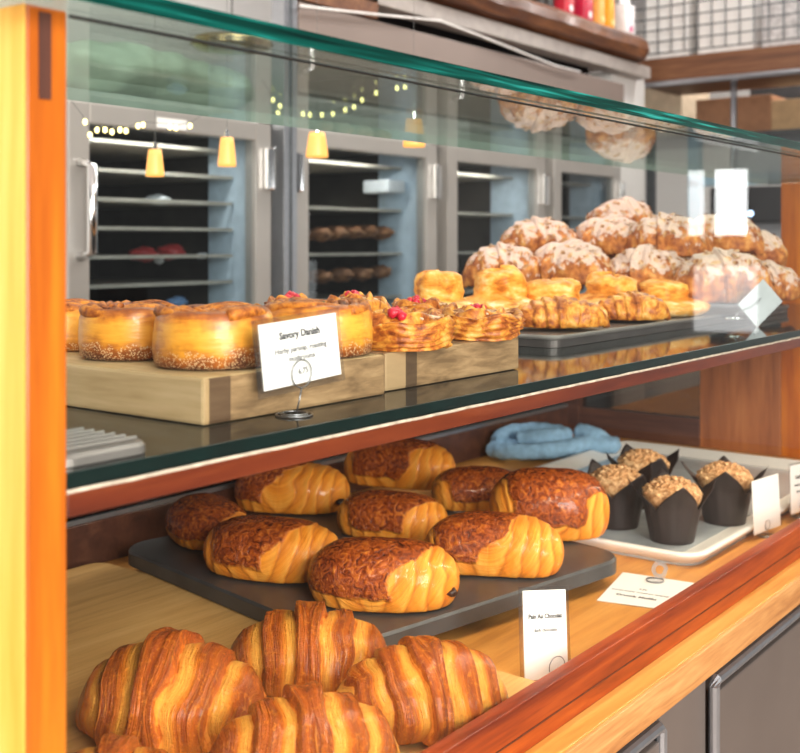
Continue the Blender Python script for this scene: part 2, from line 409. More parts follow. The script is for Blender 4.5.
# back
bm = B(); box(bm, .357, XE, 1.24, YB, ZC, CAMZ-.377, .002); cp('back_rail', bm, W_DARK)
bm = B(); box(bm, .357, XE, 1.243, 1.25, CAMZ-.377, CAMZ-.371); box(bm, .357, XE, 1.252, 1.257, CAMZ-.377, CAMZ-.368); cp('door_track', bm, STEEL)
bm = B(); box(bm, .357, XE, 1.24, YB, ZS-.045, ZS-.012, .002); cp('back_rail', bm, W_DARK)
for x0, x1, yy in ((.36, 1.33, 1.245), (1.31, XE-.01, 1.252)):
    bm = B(); box(bm, x0, x1, yy, yy+.004, CAMZ-.37, ZS-.04); cp('sliding_door', bm, BACKG)
# upper shelf
bm = B(); box(bm, .357, XE, .503, 1.20, ZS-.009, ZS, .0008)
bm.normal_update()
for f in bm.faces:
    f.material_index = 1 if f.normal.y < -.5 or f.calc_center_median().y < .5045 else 0
cp('shelf_glass', bm, [SHELFG, SHELFE], recalc=False)
bm = B(); box(bm, .363, XE, .500, .516, ZS-.0235, ZS-.0105, .001); cp('shelf_lipping', bm, W_SHELFRAIL)
bm = B()
tube(bm, [(.363+(XE-.363)*i/90, .5005+.0006*noise.noise((i*.9,0,0)), ZS-.0098+.0007*noise.noise((i*.7,3,0))) for i in range(91)], .0013, 6)
cp('lip_highlight', bm, LIP, smooth=True)  # thin bead drawn as the edge highlight
bm = B(); box(bm, .357, XE, 1.17, 1.20, ZS-.03, ZS-.0095, .001); cp('shelf_bearer', bm, W_DARK)
# panes
bm = B(); box(bm, .363, XE, .4965, .499, CAMZ-.393, CAMZ+.12); cp('front_pane', bm, PANE)
bm = B(); tube(bm, [(.363,.4978,CAMZ+.1208), (XE,.4978,CAMZ+.1208)], .0011, 6); cp('seal', bm, BLACK)
bm = B(); box(bm, .30, XE+.05, .468, .80, ZT, ZT+.0105)
bm.normal_update()
for f in bm.faces: f.material_index = 0 if abs(f.normal.z) > .7 else (2 if f.normal.y > .5 else 1)
cp('top_glass', bm, [TOPG, EDGE, TOPB], recalc=False)

# ================================================================ CUTTING BOARD + CROISSANTS
ZBD = ZC+.017
def rrect(x0, x1, y0, y1, r, n=8):
    pts = []
    for cx, cy, a0 in ((x1-r,y1-r,0), (x0+r,y1-r,90), (x0+r,y0+r,180), (x1-r,y0+r,270)):
        for k in range(n+1):
            a = math.radians(a0+90*k/n); pts.append((cx+r*math.cos(a), cy+r*math.sin(a)))
    return pts
def slab(bm, pts, z0, z1, bev=.002, mi=0):
    a = [bm.verts.new((x,y,z0)) for x,y in pts]; b = [bm.verts.new((x,y,z1)) for x,y in pts]
    n = len(pts)
    cx = sum(p[0] for p in pts)/n; cy = sum(p[1] for p in pts)/n
    b2 = [bm.verts.new((x+(cx-x)*bev/max(1e-6,math.hypot(x-cx,y-cy)), y+(cy-y)*bev/max(1e-6,math.hypot(x-cx,y-cy)), z1+bev)) for x,y in pts]
    bm.faces.new(a); bm.faces.new(b2)
    for r0, r1 in ((a,b),(b,b2)):
        for k in range(n): bm.faces.new((r0[k], r0[(k+1)%n], r1[(k+1)%n], r1[k]))
bp = Z(94, 563, ZBD)    # back right corner of the board
bm = B(); slab(bm, rrect(.375, bp.x+.012, .515, bp.y+.004, .02), ZC+.0005, ZBD-.002, .002)
tag(put('cutting_board', bm, W_BOARD), 'pale wooden cutting board with rounded corners under the croissants', 'cutting board')

def uvset(bm, uvs, attr=None):
    lay = bm.loops.layers.uv.new('UVMap')
    for f, quad in uvs:
        for lp, q in zip(f.loops, quad): lp[lay].uv = q
def croissant(Ln, R, bend, nlay, NS, NA, seed, hz=.82, rough=.03, k=.55, saw=.16, pw=1.75):
    bm = B(); rings = []; us = []
    for i in range(NS+1):
        s = -1+2*i/NS; s *= .992; ring = []; ur = []
        for j in range(NA):
            a = -PI/2+2*PI*j/NA
            aa = (a-PI/2)/PI
            sg = 1 if s > 0 else -1
            u = abs(s)*nlay + .5 + k*abs(aa)*.5 + sg*k*aa*.35 + .22*noise.noise((s*2.3+seed*5, math.sin(a)*1.3, math.cos(a)*1.3+seed))
            fr = u-math.floor(u)
            sw = fr**.8/.94 if fr < .93 else (1-fr)/.07
            base = R*max(.0, 1-abs(s)**pw)**(.72 if pw > 1.6 else .80)+.12*R*(1-abs(s)**10)
            r = base*(1+saw*(sw-.5))*(1+rough*noise.noise((s*4+seed, math.cos(a)*2, math.sin(a)*2+seed*2))*2)
            r *= 1+.018*noise.noise((u*14, a*1.2, seed))
            y = r*math.cos(a); z = r*math.sin(a)*hz
            if z < -.42*R*hz: z = -.42*R*hz+(z+.42*R*hz)*.12
            zc = min(.5*R*hz, base*.9*hz)
            ring.append(bm.verts.new((Ln/2*s*(1-.06*bend*8*s*s), y+bend*(s*s-.35)+.0, z+zc)))
            ur.append(u)
        rings.append(ring); us.append(ur)
    uvs = []
    for i in range(NS):
        for j in range(NA):
            j2 = (j+1) % NA
            f = bm.faces.new((rings[i][j], rings[i][j2], rings[i+1][j2], rings[i+1][j]))
            v0 = j/NA; v1 = (j+1)/NA
            uvs.append((f, ((us[i][j],v0),(us[i][j2],v1),(us[i+1][j2],v1),(us[i+1][j],v0))))
    bm.faces.new(rings[0]); bm.faces.new(rings[-1])
    uvset(bm, uvs)
    zmin = min(v.co.z for v in bm.verts)
    for v in bm.verts: v.co.z -= zmin
    return bm
def clear(o, ymin, ymax):
    bpy.context.view_layer.update()
    ys = [(o.matrix_world @ v.co).y for v in o.data.vertices]
    if min(ys) < ymin: o.location.y += ymin-min(ys)
    if max(ys) > ymax: o.location.y -= max(ys)-ymax
def place(o, cx, cy, zb, h, yaw, scale=1.0):
    p = Z(cx, cy, zb+h/2); o.location = (p.x, p.y, zb); o.rotation_euler = (0,0,math.radians(yaw)); o.scale = (scale,)*3
    return o
CROIS = [ # cx, cy, base lift, length, R, bend, yaw, label
 (170, 690, 0, .176, .060, .018, -58, 'large golden croissant lying beside the orange wooden case post on the board'),
 (309, 640, 0, .172, .052, .015, -48, 'croissant at the back of the board, just in front of the dark slate'),
 (430, 680, 0, .172, .051, .016, -36, 'croissant with tapering ringed tip close to the tall white card by the front rail'),
 (306, 736, 0, .162, .052, .016, -38, 'croissant cut off by the bottom edge, in the middle of the front row'),
 (112, 790, 0, .13, .050, .014, -50, 'croissant almost out of view in the bottom corner beside the case post'),
]
for i, (cx, cy, lift, ln, R, bd, yaw, lab) in enumerate(CROIS):
    bm = croissant(ln, R, bd, (2.6,2.9,3.2,2.8,2.6)[i], 260, 96, 1.3+i*2.17, .84, .03, .36, .20, 1.5)
    o = put('croissant', bm, CRO[i % 3], None, True)
    place(o, cx, cy, ZBD+lift, .078, yaw); clear(o, .509, 9); tag(o, lab, 'croissant', 'croissants on the cutting board')

# ================================================================ SLATE + PAINS AU CHOCOLAT
ZSL = CAMZ-.400
sl = thing('slate_board', 'thick charcoal slate slab with rounded corners carrying glazed chocolate pastries', 'slate board', (1.125,.915,ZC), math.radians(-10))
bm = B(); slab(bm, rrect(-.232,.232,-.252,.235,.045,10), ZSL-.0185-ZC, ZSL-.003-ZC, .003); put('slab', bm, SLATE, sl)
for sx in (-.12,.19):
    for sy in (-.2,.2):
        bm = B(); lathe(bm, [(.016,0),(.018,.0185)], 16, Matrix.Translation((sx,sy,0))); put('foot', bm, BLACK, sl)
def pain(Ln, W, H, seed, sk0=-.8, sk1=.35, NS=120, NA=80):
    bm = B(); rings = []; sk = bm.verts.layers.float.new('skin'); fo = bm.verts.layers.float.new('fold')
    for i in range(NS+1):
        s = (-1+2*i/NS)*.996; ring = []
        p = max(0, 1-abs(s)**3.0)**.5*.96+.06
        for j in range(NA):
            a = -PI/2+2*PI*j/NA
            ca, sa = math.cos(a), math.sin(a)
            e = .88
            y = W/2*p*math.copysign(abs(ca)**e, ca); z = H*.55*p*math.copysign(abs(sa)**e, sa)
            up = (sa+.12)*1.8
            edge = .06*noise.noise((a*1.5, seed, 0))
            m = min((s-sk0+.2*ca)*7, (sk1+.20+.22*(sa-.6)+.22*ca+3*edge-s)*7, up*2.6+edge*4)
            m = max(0, min(1, .5+m*.5))
            k = 1+.035*m+.02*noise.noise((s*5+seed, ca*2, sa*2))+.012*noise.noise((s*16+seed, ca*6, sa*6))
            rp = abs(s) if s > sk1 else .5
            fu = abs(s)**1.3*5.2+.55*(ca if s > 0 else -ca)+.35*noise.noise((s*3+seed, ca*1.5, sa*1.5))+.9*(1-sa)*(1-abs(s))
            ff = fu-math.floor(fu); fs = ff/.9 if ff < .9 else (1-ff)/.1
            k *= 1+(.045*(fs-.5)*min(1, max(0, (abs(s)-.12)*2.5)) if m < .5 else 0)
            y *= k; z *= k
            if z < -.30*H: z = -.30*H+(z+.30*H)*.12
            v = bm.verts.new((Ln/2*s, y+.006*math.sin(s*2+seed), z)); v[sk] = m; v[fo] = fu; ring.append(v)
        rings.append(ring)
    uvs = []
    for i in range(NS):
        s0 = i/NS; s1 = (i+1)/NS
        for j in range(NA):
            j2 = (j+1) % NA
            f = bm.faces.new((rings[i][j], rings[i][j2], rings[i+1][j2], rings[i+1][j]))
            v0 = j/NA; v1 = (j+1)/NA
            q = .12
            def qq(sv, vv):
                sa_ = math.sin(-PI/2+2*PI*vv); sv = (sv*2-1)
                return (math.sqrt(sv**2*.9+((1-sa_)/2)**2*.75)*.62, vv+sv*.3)
            uvs.append((f, (qq(s0,v0),qq(s0,v1),qq(s1,v1),qq(s1,v0))))
    bm.faces.new(rings[0]); bm.faces.new(rings[-1]); uvset(bm, uvs)
    zm = min(v.co.z for v in bm.verts)
    for v in bm.verts: v.co.z -= zm
    return bm
PAINS = [ # cx, cy, L, W, H, yaw, sk0, sk1, label
 (209, 519, .150, .095, .062, 70, -.85, .50, 'dark glazed chocolate pastry at the far edge of the slate, half behind another'),
 (272, 546, .175, .098, .072, -66, -.9, .25, 'chocolate pastry with brown top and coiled golden end nearest the cutting board'),
 (292, 486, .175, .104, .076, -72, -1.2, -.05, 'golden chocolate pastry with exposed spiral end just below the shelf rail'),
 (400, 463, .190, .108, .082, -74, -.9, .35, 'chocolate pastry at the back of the slate, chocolate stick showing at its pale end'),
 (392, 514, .155, .090, .064, -62, -.9, .45, 'chocolate pastry in the centre of the slate, between the front and back rows'),
 (383, 571, .170, .098, .076, -66, -1.2, .35, 'chocolate pastry with wrinkled brown top directly behind the croissants'),
 (494, 543, .170, .098, .074, -68, -.95, .10, 'chocolate pastry with a broad coiled golden end at the front edge of the slate'),
 (478, 488, .14, .088, .066, -40, -.9, .6, 'chocolate pastry mostly hidden behind the big shiny one near the muffins'),
 (549, 502, .165, .108, .098, -58, -.80, .72, 'tallest shiny dark chocolate pastry on the slate, next to the muffin tray'),
]
for i, (cx, cy, ln, W, H, yaw, s0, s1, lab) in enumerate(PAINS):
    bm = pain(ln, W, H, 2.1+i*1.9, s0, s1)
    o = put('chocolate_pastry', bm, PAIN[i % 3], None, True)
    place(o, cx, cy, ZSL, H*.86, yaw); tag(o, lab, 'pastry', 'chocolate pastries on the slate')
    if i not in (1, 2, 3, 5): continue
    bm = B()
    blob(bm, (ln*.478, -W*.14, H*.25), (.006,.0085,.0048), 2, .6, seed=i)
    c = put('chocolate_filling', bm, CHOC, o, True); c['label'] = 'dark chocolate stick end'

# ================================================================ MUFFIN TRAY + MUFFINS
tr = thing('muffin_tray', 'white rimmed baking tray holding four crumb topped muffins', 'tray', (1.785,.815,ZC))
bm = B(); hx, hy = .375, .238
slab(bm, rrect(-hx+.012,hx-.012,-hy+.012,hy-.012,.03), .0005, .006, .001); put('tray_floor', bm, TRAYIN, tr)
bm = B(); o_ = rrect(-hx,hx,-hy,hy,.035); i_ = rrect(-hx+.03,hx-.03,-hy+.03,hy-.03,.025); b_ = rrect(-hx+.012,hx-.012,-hy+.012,hy-.012,.03)
lv = [[(x,y,.004) for x,y in b_], [(x,y,.015) for x,y in o_], [(x,y,.019) for x,y in o_], [(x,y,.0205) for x,y in rrect(-hx+.004,hx-.004,-hy+.004,hy-.004,.033)], [(x,y,.019) for x,y in rrect(-hx+.012,hx-.012,-hy+.012,hy-.012,.03)], [(x,y,.0075) for x,y in i_], [(x,y,.0068) for x,y in rrect(-hx+.05,hx-.05,-hy+.05,hy-.05,.02)]]
lv = [[bm.verts.new(p) for p in r] for r in lv]
for a, b in zip(lv, lv[1:]):
    for k in range(len(a)): bm.faces.new((a[k], a[(k+1)%len(a)], b[(k+1)%len(b)], b[k]))
put('tray_rim', bm, TRAYM, tr, True)
def cup_mesh(seed, h=.056, pk=.034, r0=.031, r1=.043, twist=0):
    bm = B(); n = 96; m = 14; rows = []
    for i in range(m+1):
        t = i/m; row = []
        for k in range(n):
            a = 2*PI*k/n
            q = abs(((a+PI/4) % (PI/2))-PI/4)/(PI/4)         # 0 at peaks, 1 between
            peak = (1-q)
            top = h+pk*peak**1.0*(1+.15*noise.noise((seed+round(a*2/PI),1,2)))-.006*q
            z = top*t
            tt = z/h
            r = r0+(r1-r0)*tt+max(0, tt-1)*.030*(1+.5*noise.noise((seed, round(a*2/PI), 5)))
            sq = 1-.045*math.cos(4*a)*min(1,tt)
            r *= sq*(1+.012*math.sin(16*a)*min(1,tt*2))
            row.append(bm.verts.new((r*math.cos(a), r*math.sin(a), z)))
        rows.append(row)
    for a, b in zip(rows, rows[1:]):
        for k in range(n): bm.faces.new((a[k], a[(k+1)%n], b[(k+1)%n], b[k]))
    bm.faces.new(rows[0])
    return bm
def crumb_mesh(seed, r=.044, z0=.066):
    bm = B(); rnd = random.Random(seed)
    lathe(bm, [(r*.72,z0-.022),(r*.93,z0-.008),(r*.98,z0+.002),(r*.9,z0+.008),(r*.6,z0+.017),(r*.25,z0+.021),(.001,z0+.022)], 32)
    for k in range(170):
        q = math.sqrt(rnd.random())*r*.95; a = rnd.random()*2*PI
        z = z0+.0225*(1-(q/r)**2)+.002
        s = rnd.uniform(.0026,.0046)
        blob(bm, (q*math.cos(a), q*math.sin(a), z), (s,s*rnd.uniform(.7,1.2),s*.8), 1, .5, seed=k)
    return bm
for i, (px, py, yaw, sc, lab) in enumerate([
    (683, 546, 37, 1.0, 'crumb topped muffin in dark paper at the front of the white tray'),
    (626, 531, 62, 1.0, 'crumb topped muffin in dark paper closest to the slate pastries'),
    (736, 527, 22, 1.0, 'crumb topped muffin in dark paper standing behind the blank white card'),
    (652, 510, 50, 1.0, 'crumb topped muffin in dark paper at the back, nearest the blue towel')]):
    p = Z(px, py, ZC+.007)
    w = p.y+.032
    t = thing('muffin', lab, 'muffin', (p.x+.022, p.y+.026, ZC+.0072), math.radians(yaw), 'crumb muffins on the white tray')
    if i == 0:
        cm = put('paper_cup', cup_mesh(3), CUP, t, True); km = put('crumb_top', crumb_mesh(5), STREUS, t, True)
        sol = cm.modifiers.new('thick', 'SOLIDIFY'); sol.thickness = .0006
    else:
        for s_ in (cm, km):
            c = s_.copy(); C.objects.link(c); c.parent = t

# ================================================================ TOWEL
tw = Z(530, 445, ZC+.02)
bm = B(); rnd = random.Random(4)
def fold(pts, r): 
    P = []
    for i in range(len(pts)-1):
        for k in range(6):
            t = k/6; P.append(Vector(pts[i]).lerp(Vector(pts[i+1]), t))
    P.append(Vector(pts[-1]))
    for _ in range(3):
        P = [P[0]]+[(P[i-1]+P[i]*2+P[i+1])/4 for i in range(1,len(P)-1)]+[P[-1]]
    tube(bm, P, r, 10)
fold([(-.13,.00,.018),(-.10,-.045,.02),(-.03,-.05,.022),(.03,-.03,.026),(.06,.0,.03),(.115,-.01,.024),(.125,.03,.02)], .017)
fold([(-.12,.01,.03),(-.09,.05,.044),(-.02,.04,.05),(.03,.01,.044),(-.02,-.02,.046),(-.08,-.01,.04)], .016)
fold([(-.10,.02,.014),(-.03,.03,.016),(.04,.03,.018),(.11,.04,.022),(.09,.0,.042),(.05,.03,.05)], .017)
fold([(-.05,0,.012),(.0,0,.012),(.08,.02,.012)], .016)
tow = put('towel', bm, CLOTH, None, True)
tow.location = (tw.x-.01, tw.y, ZC+.004); tow.rotation_euler = (0,0,math.radians(-50))
clear(tow, 1.055, 1.225)
md = tow.modifiers.new('join', 'REMESH'); md.mode = 'VOXEL'; md.voxel_size = .0035; md.use_smooth_shade = True
ms = tow.modifiers.new('soft', 'SMOOTH'); ms.iterations = 4
tx = bpy.data.textures.new('crumple', 'CLOUDS'); tx.noise_scale = .02
mp = tow.modifiers.new('crumple', 'DISPLACE'); mp.texture = tx; mp.strength = .007; mp.texture_coords = 'LOCAL'
tag(tow, 'crumpled light blue towel left at the back of the case floor', 'towel')

# ================================================================ PRICE CARDS
def text_mesh(body, size, bold=False, mat=None, parent=None, loc=(0,0,0), rot=(PI/2,0,0)):
    cu = bpy.data.curves.new('lettering', 'FONT'); cu.body = body; cu.size = size; cu.align_x = 'CENTER'; cu.align_y = 'CENTER'
    cu.extrude = .00012; cu.resolution_u = 2
    if bold: cu.offset = size*.032
    else: cu.offset = size*.012
    t = bpy.data.objects.new('tmp', cu); C.objects.link(t)
    bpy.context.view_layer.update()
    me = bpy.data.meshes.new_from_object(t.evaluated_get(bpy.context.evaluated_depsgraph_get()))
    bpy.data.objects.remove(t)
    me.materials.clear(); me.materials.append(mat or INK)
    o = bpy.data.objects.new('lettering', me); C.objects.link(o); o.parent = parent; o.location = loc; o.rotation_euler = rot
    return o
def sign(label, loc, yaw, w, h, cz, cx=0, roll=0, lean=0, lines=(), ring=None, base=True, sleeve=True, ring_front=True, r_ring=.010):
    t = thing('price_card', label, 'price card', loc, math.radians(yaw))
    bm = B(); box(bm, -w/2, w/2, -.0004, .0004, -h/2, h/2)
    card = put('card', bm, PAPER, t); card.location = (cx, 0, cz); card.rotation_euler = (math.radians(lean), math.radians(roll), 0)
    if sleeve:
        bm = B(); box(bm, -w/2-.0050, w/2+.0050, .0007, .0010, -h/2-.005, h/2+.0035); s = put('sleeve', bm, SLEEVE, card)
    for (txt, size, dz, bold, mat) in lines:
        text_mesh(txt, size, bold, mat, card, (0, -.0006, dz))
    if ring is not None:
        yr = -(math.tan(math.radians(abs(lean)))*(cz-ring[1]+r_ring)+.0022) if ring_front else .004
        bm = B()
        for q in range(1):
            rr = r_ring*(1-.12*q)
            tube(bm, [(ring[0]+rr*math.cos(2*PI*k/28), yr*(1-.25*q), ring[1]+rr*math.sin(2*PI*k/28)) for k in range(28)], .00048, 8, True)
        if base:
            tube(bm, [(ring[0]*.9, yr, ring[1]-r_ring), (0, yr*.6, .0015)], .0006, 8)
            for q in range(2):
                rr = .013-.0035*q
                tube(bm, [(rr*math.cos(2*PI*k/32), rr*math.sin(2*PI*k/32), .0008+.0009*q) for k in range(32)], .0007, 8, True)
        put('wire_holder', bm, WIRE, t, True)
    return t
p = Z(290, 415, ZS)
sign('white card in a chrome ring holder in front of the round savoury buns', (p.x,p.y-.004,ZS), -2, .079, .046, .046, .007, -3.5, -4,
     [('Savory Danish', .0072, .0125, True, INK), ('Herby parsnip, roasting', .0056, .002, False, INKG), ('mushrooms', .0056, -.0045, False, INKG), ('6.75', .006, -.0145, False, INKG)], (.004,.0300), True, True, True, .0100)
p = Z(556, 684, ZC)
sign('tall white card leaning by the front rail beside a croissant tip', (p.x,p.y+.012,ZC+.001), -20, .056, .084, .046, 0, 8, -12,
     [('Pain Au Chocolat', .0062, .017, True, INK), ('dark chocolate', .005, .004, False, INKG)], (.006,.016), True, True, True, .010)
p = Z(769, 537, ZC)
sign('blank back of a white card clipped behind the front rail by the muffins', (p.x,p.y+.004,ZC+.001), -8, .082, .078, .048, 0, 0, -3, [], (-.004,.018), True, False, True, .007)
p = Z(797, 519, ZC)
sign('tilted white card with lines of writing past the blank one', (p.x+.012,p.y,ZC+.001), 0, .085, .074, .046, 0, 6, -3,
     [('Crumb Muffin', .0075, .018, True, INK), ('cinnamon and brown', .006, .006, False, INKG), ('sugar streusel', .006, -.004, False, INKG)], (.0,.016), True, True, True, .008)
# fallen card
a_, b_, c_, d_ = [Z(x, y, ZC+.0015) for x, y in ((597,600), (623,572), (695,583), (655,608))]
ctr = (a_+b_+c_+d_)/4
flat = thing('price_card', 'white card fallen flat on the case floor with its wire spiral lying on top', 'price card', (ctr.x, ctr.y, ZC), 0)
bm = B(); vs = [bm.verts.new((q.x-ctr.x, q.y-ctr.y, .0008)) for q in (a_, d_, c_, b_)]; vt = [bm.verts.new((v.co.x, v.co.y, .0016)) for v in vs]
bm.faces.new(vs); bm.faces.new(vt)
for k in range(4): bm.faces.new((vs[k], vs[(k+1)%4], vt[(k+1)%4], vt[k]))
cf = put('card', bm, PAPER, flat)
w_ = (d_-a_+c_-b_)/2; ang = math.atan2(w_.y, w_.x)
up = Vector((-math.sin(ang), math.cos(ang), 0))
for txt, size, off, bold, mat in (('Crumb Muffin', .009, -.030, True, INK), ('brown butter cinnamon streusel', .0055, -.012, False, INKG), ('4.50', .006, .002, False, INKG)):
    text_mesh(txt, size, bold, mat, cf, (up.x*off, up.y*off, .0018), (0, 0, ang))
rc = Z(655, 580, ZC+.003)-ctr
bm = B()
for q in range(2): tube(bm, [(rc.x+.011*math.cos(2*PI*k/28), rc.y+.011*math.sin(2*PI*k/28), .0026+.001*q) for k in range(28)], .0006, 8, True)
e1 = Vector((.606,-.795,0)); 
tube(bm, [(rc+Vector((0,0,.016+.0))+e1*(.006+(.0105-.0018*(k/28))*math.cos(2*PI*k/28))+Vector((.3,.23,1))*((.0105-.0018*(k/28))*math.sin(2*PI*k/28)))-Vector((0,0,rc.z)) for k in range(85)], .0006, 8)
put('wire_holder', bm, WIRE, flat, True)

# ================================================================ UPPER SHELF: blocks, buns, danishes
ZBK = ZS+.0325
def block(name, x0, x1, y0, y1, label, mats):
    bm = B(); box(bm, x0, x1, y0, y1, ZS+.0003, ZBK, .0025)
    bm.normal_update()
    for f in bm.faces: f.material_index = 1 if f.normal.y < -.7 else 0
    o = put(name, bm, mats, None, recalc=False)
    c = Vector(((x0+x1)/2, (y0+y1)/2, ZS)); o.data.transform(Matrix.Translation(-c)); o.location = c
    return tag(o, label, 'serving block', 'wooden serving blocks on the upper shelf')
block('serving_block', .513, .711, .557, .83, 'pale butcher block under the round savoury buns', [W_BLOCK, BF1])
block('serving_block', .722, .935, .566, .78, 'brown fronted butcher block under the berry danishes', [W_BLOCK2, BF2])
bm = B(); 
b0 = Z(67, 447, ZS); 
slab(bm, rrect(.366,.432,.512,.585,.012), ZS+.0004, ZS+.005, .002)
for k in range(6): tube(bm, [(.371, .522+.010*k, ZS+.0085), (.427, .522+.010*k, ZS+.0085)], .0012, 6)
tag(put('cooling_rack', bm, PANL), 'small grey metal rack tray in the corner of the upper shelf beside the case post', 'cooling rack')

def bun_body(r, h, seed):
    bm = B(); n = 64; prof = [(.90,0),(1.0,.06),(1.03,.3),(1.02,.55),(1.0,.8),(.97,.93),(.90,1.0),(.78,.96),(.6,.84),(.3,.82),(.02,.82)]
    rings = []
    for q, z in prof:
        ring = []
        for k in range(n):
            a = 2*PI*k/n
            w = 1+.03*noise.noise((math.cos(a)*1.4+seed, math.sin(a)*1.4, z*1.5))
            zz = z*h*(1+.07*noise.noise((math.cos(a)*1.3+seed, math.sin(a)*1.3, 4)) if z > .5 else 1)
            ring.append(bm.verts.new((r*q*w*math.cos(a), r*q*w*math.sin(a), zz)))
        rings.append(ring)
    for a, b in zip(rings, rings[1:]):
        for k in range(n): bm.faces.new((a[k], a[(k+1)%n], b[(k+1)%n], b[k]))
    bm.faces.new(rings[0]); bm.faces.new(rings[-1])
    return bm
def twist_mesh(r, h, seed):
    bm = B()
    for s in range(3):
        pts = []; rad = []
        for k in range(70):
            t = k/69; a = 2*PI*1.3*t+2*PI/3*s+seed
            q = r*(.93-.70*t)
            pts.append((q*math.cos(a), q*math.sin(a), h*.925+.002*math.sin(a*3+seed)+.001*t)); rad.append(.0046*(1-.35*t)*(1+.12*math.sin(k*.5)))
        tube(bm, pts, rad, 8)
    return bm
for i, (px, dd, lab, green) in enumerate([
    (214, .825, 'round savoury bun with sesame crust, front of the block left of the card', False),
    (318, .905, 'round savoury bun with green filling, partly behind the white card', True),
    (133, .885, 'round savoury bun with dark sesame base, second from the case post', False),
    (86, .960, 'round savoury bun half hidden behind the case post', False)]):
    q = D(px, 300, dd); r = (.0435,.044,.041,.038)[i]; h = (.0415,.042,.040,.037)[i]
    t = thing('savory_bun', lab, 'bun', (q.x, q.y, ZBK+.0005), i*1.3, 'savoury buns on the wooden block')
    put('bun_body', bun_body(r, h, i*2.2), BUN, t, True)
    c = put('crust_twist', twist_mesh(r, h, i*1.1), TWIST, t, True)
    bm = B()
    for k in range(22):
        a = k*2.4; q_ = r*.6*math.sqrt(k/22)
        blob(bm, (q_*math.cos(a), q_*math.sin(a), h*.90), (.007,.006,.004), 1, .6, seed=k)
    f = put('filling', bm, GREENF if green else TWIST, t, True)
def danish_body(r, h, seed):
    bm = B(); n = 90; m = 44; rings = []
    for i in range(m+1):
        t = i/m; ring = []
        for k in range(n):
            a = 2*PI*k/n
            if t < .35: q = .86+.14*math.sin(t/.35*PI/2); z = h*.75*(t/.35)**1.2
            else:
                u = (t-.35)/.65; q = 1-u*.985; z = h*(.75+.25*math.sin(u*PI*.7))
            sp = math.sin(q*16+a*1.0+seed)            # coil
            pet = math.sin(a*5+q*9+seed)
            w = 1+.07*noise.noise((math.cos(a)*2+seed, math.sin(a)*2, t*3))+.035*pet+(.035*math.sin(z*1500+2*math.sin(a*2+seed)) if t < .5 else 0)
            ring.append(bm.verts.new((r*q*w*math.cos(a), r*q*w*math.sin(a)*.92, z+(.0050*sp+.0025*pet)*min(1, t*3)+.0015*noise.noise((a*3, t*9, seed)))))
        rings.append(ring)
    for a, b in zip(rings, rings[1:]):
        for k in range(n): bm.faces.new((a[k], a[(k+1)%n], b[(k+1)%n], b[k]))
    bm.faces.new(rings[0]); bm.faces.new(rings[-1])
    return bm
def berry_bm(seed, n=7):
    bm = B(); rnd = random.Random(seed)
    for k in range(n): blob(bm, (rnd.uniform(-.008,.008), rnd.uniform(-.006,.006), rnd.uniform(0,.006)), rnd.uniform(.0035,.006), 1, .4, seed=k)
    return bm
for i, (px, dd, r, h, yaw, bo, lab) in enumerate([
    (405, .965, .046, .027, 0, (-.026,-.012), 'flaky danish at the front of the brown block, right beside the bun behind the card'),
    (478, 1.065, .046, .024, 1, (0,.004), 'flaky danish with red berries on the far end of the brown block'),
    (420, 1.14, .040, .028, 2, (-.008,.0), 'flaky danish at the back of the brown block, red berry near the stacked rolls'),
    (354, 1.07, .038, .036, 3, (0,.0), 'berry danish hidden behind the bun with green filling, red berry showing'),
    (292, .985, .037, .038, 4, (0,0), 'berry danish hidden behind the buns above the white card, red berry showing')]):
    q = D(px, 300, dd); zb = ZBK if not (q.x > .936) else ZS
    t = thing('berry_danish', lab, 'danish', (q.x, q.y, zb+.0005), yaw, 'berry danishes on the upper shelf')
    put('pastry_coil', danish_body(r, h, i*1.7), DANISH, t, True)
    b = put('red_berry', berry_bm(i), PINK, t, True); 
    ry = Matrix.Rotation(-yaw, 3, 'Z') @ Vector((bo[0], bo[1], 0)); b.location = (ry.x, ry.y, h-.001)
    b['label'] = 'red berry'
    # glaze threads
    bm = B(); rnd = random.Random(i)
    for k in range(7):
        a = rnd.uniform(0, PI); 
        pts = [(r*.8*u*math.cos(a)+rnd.uniform(-.003,.003), r*.8*u*math.sin(a)+rnd.uniform(-.003,.003), h*(1.0-.12*u*u)+.002) for u in (-.9,-.5,-.1,.3,.8)]
        tube(bm, pts, .0012, 5)
    put('sugar_glaze', bm, FLK, t, True)

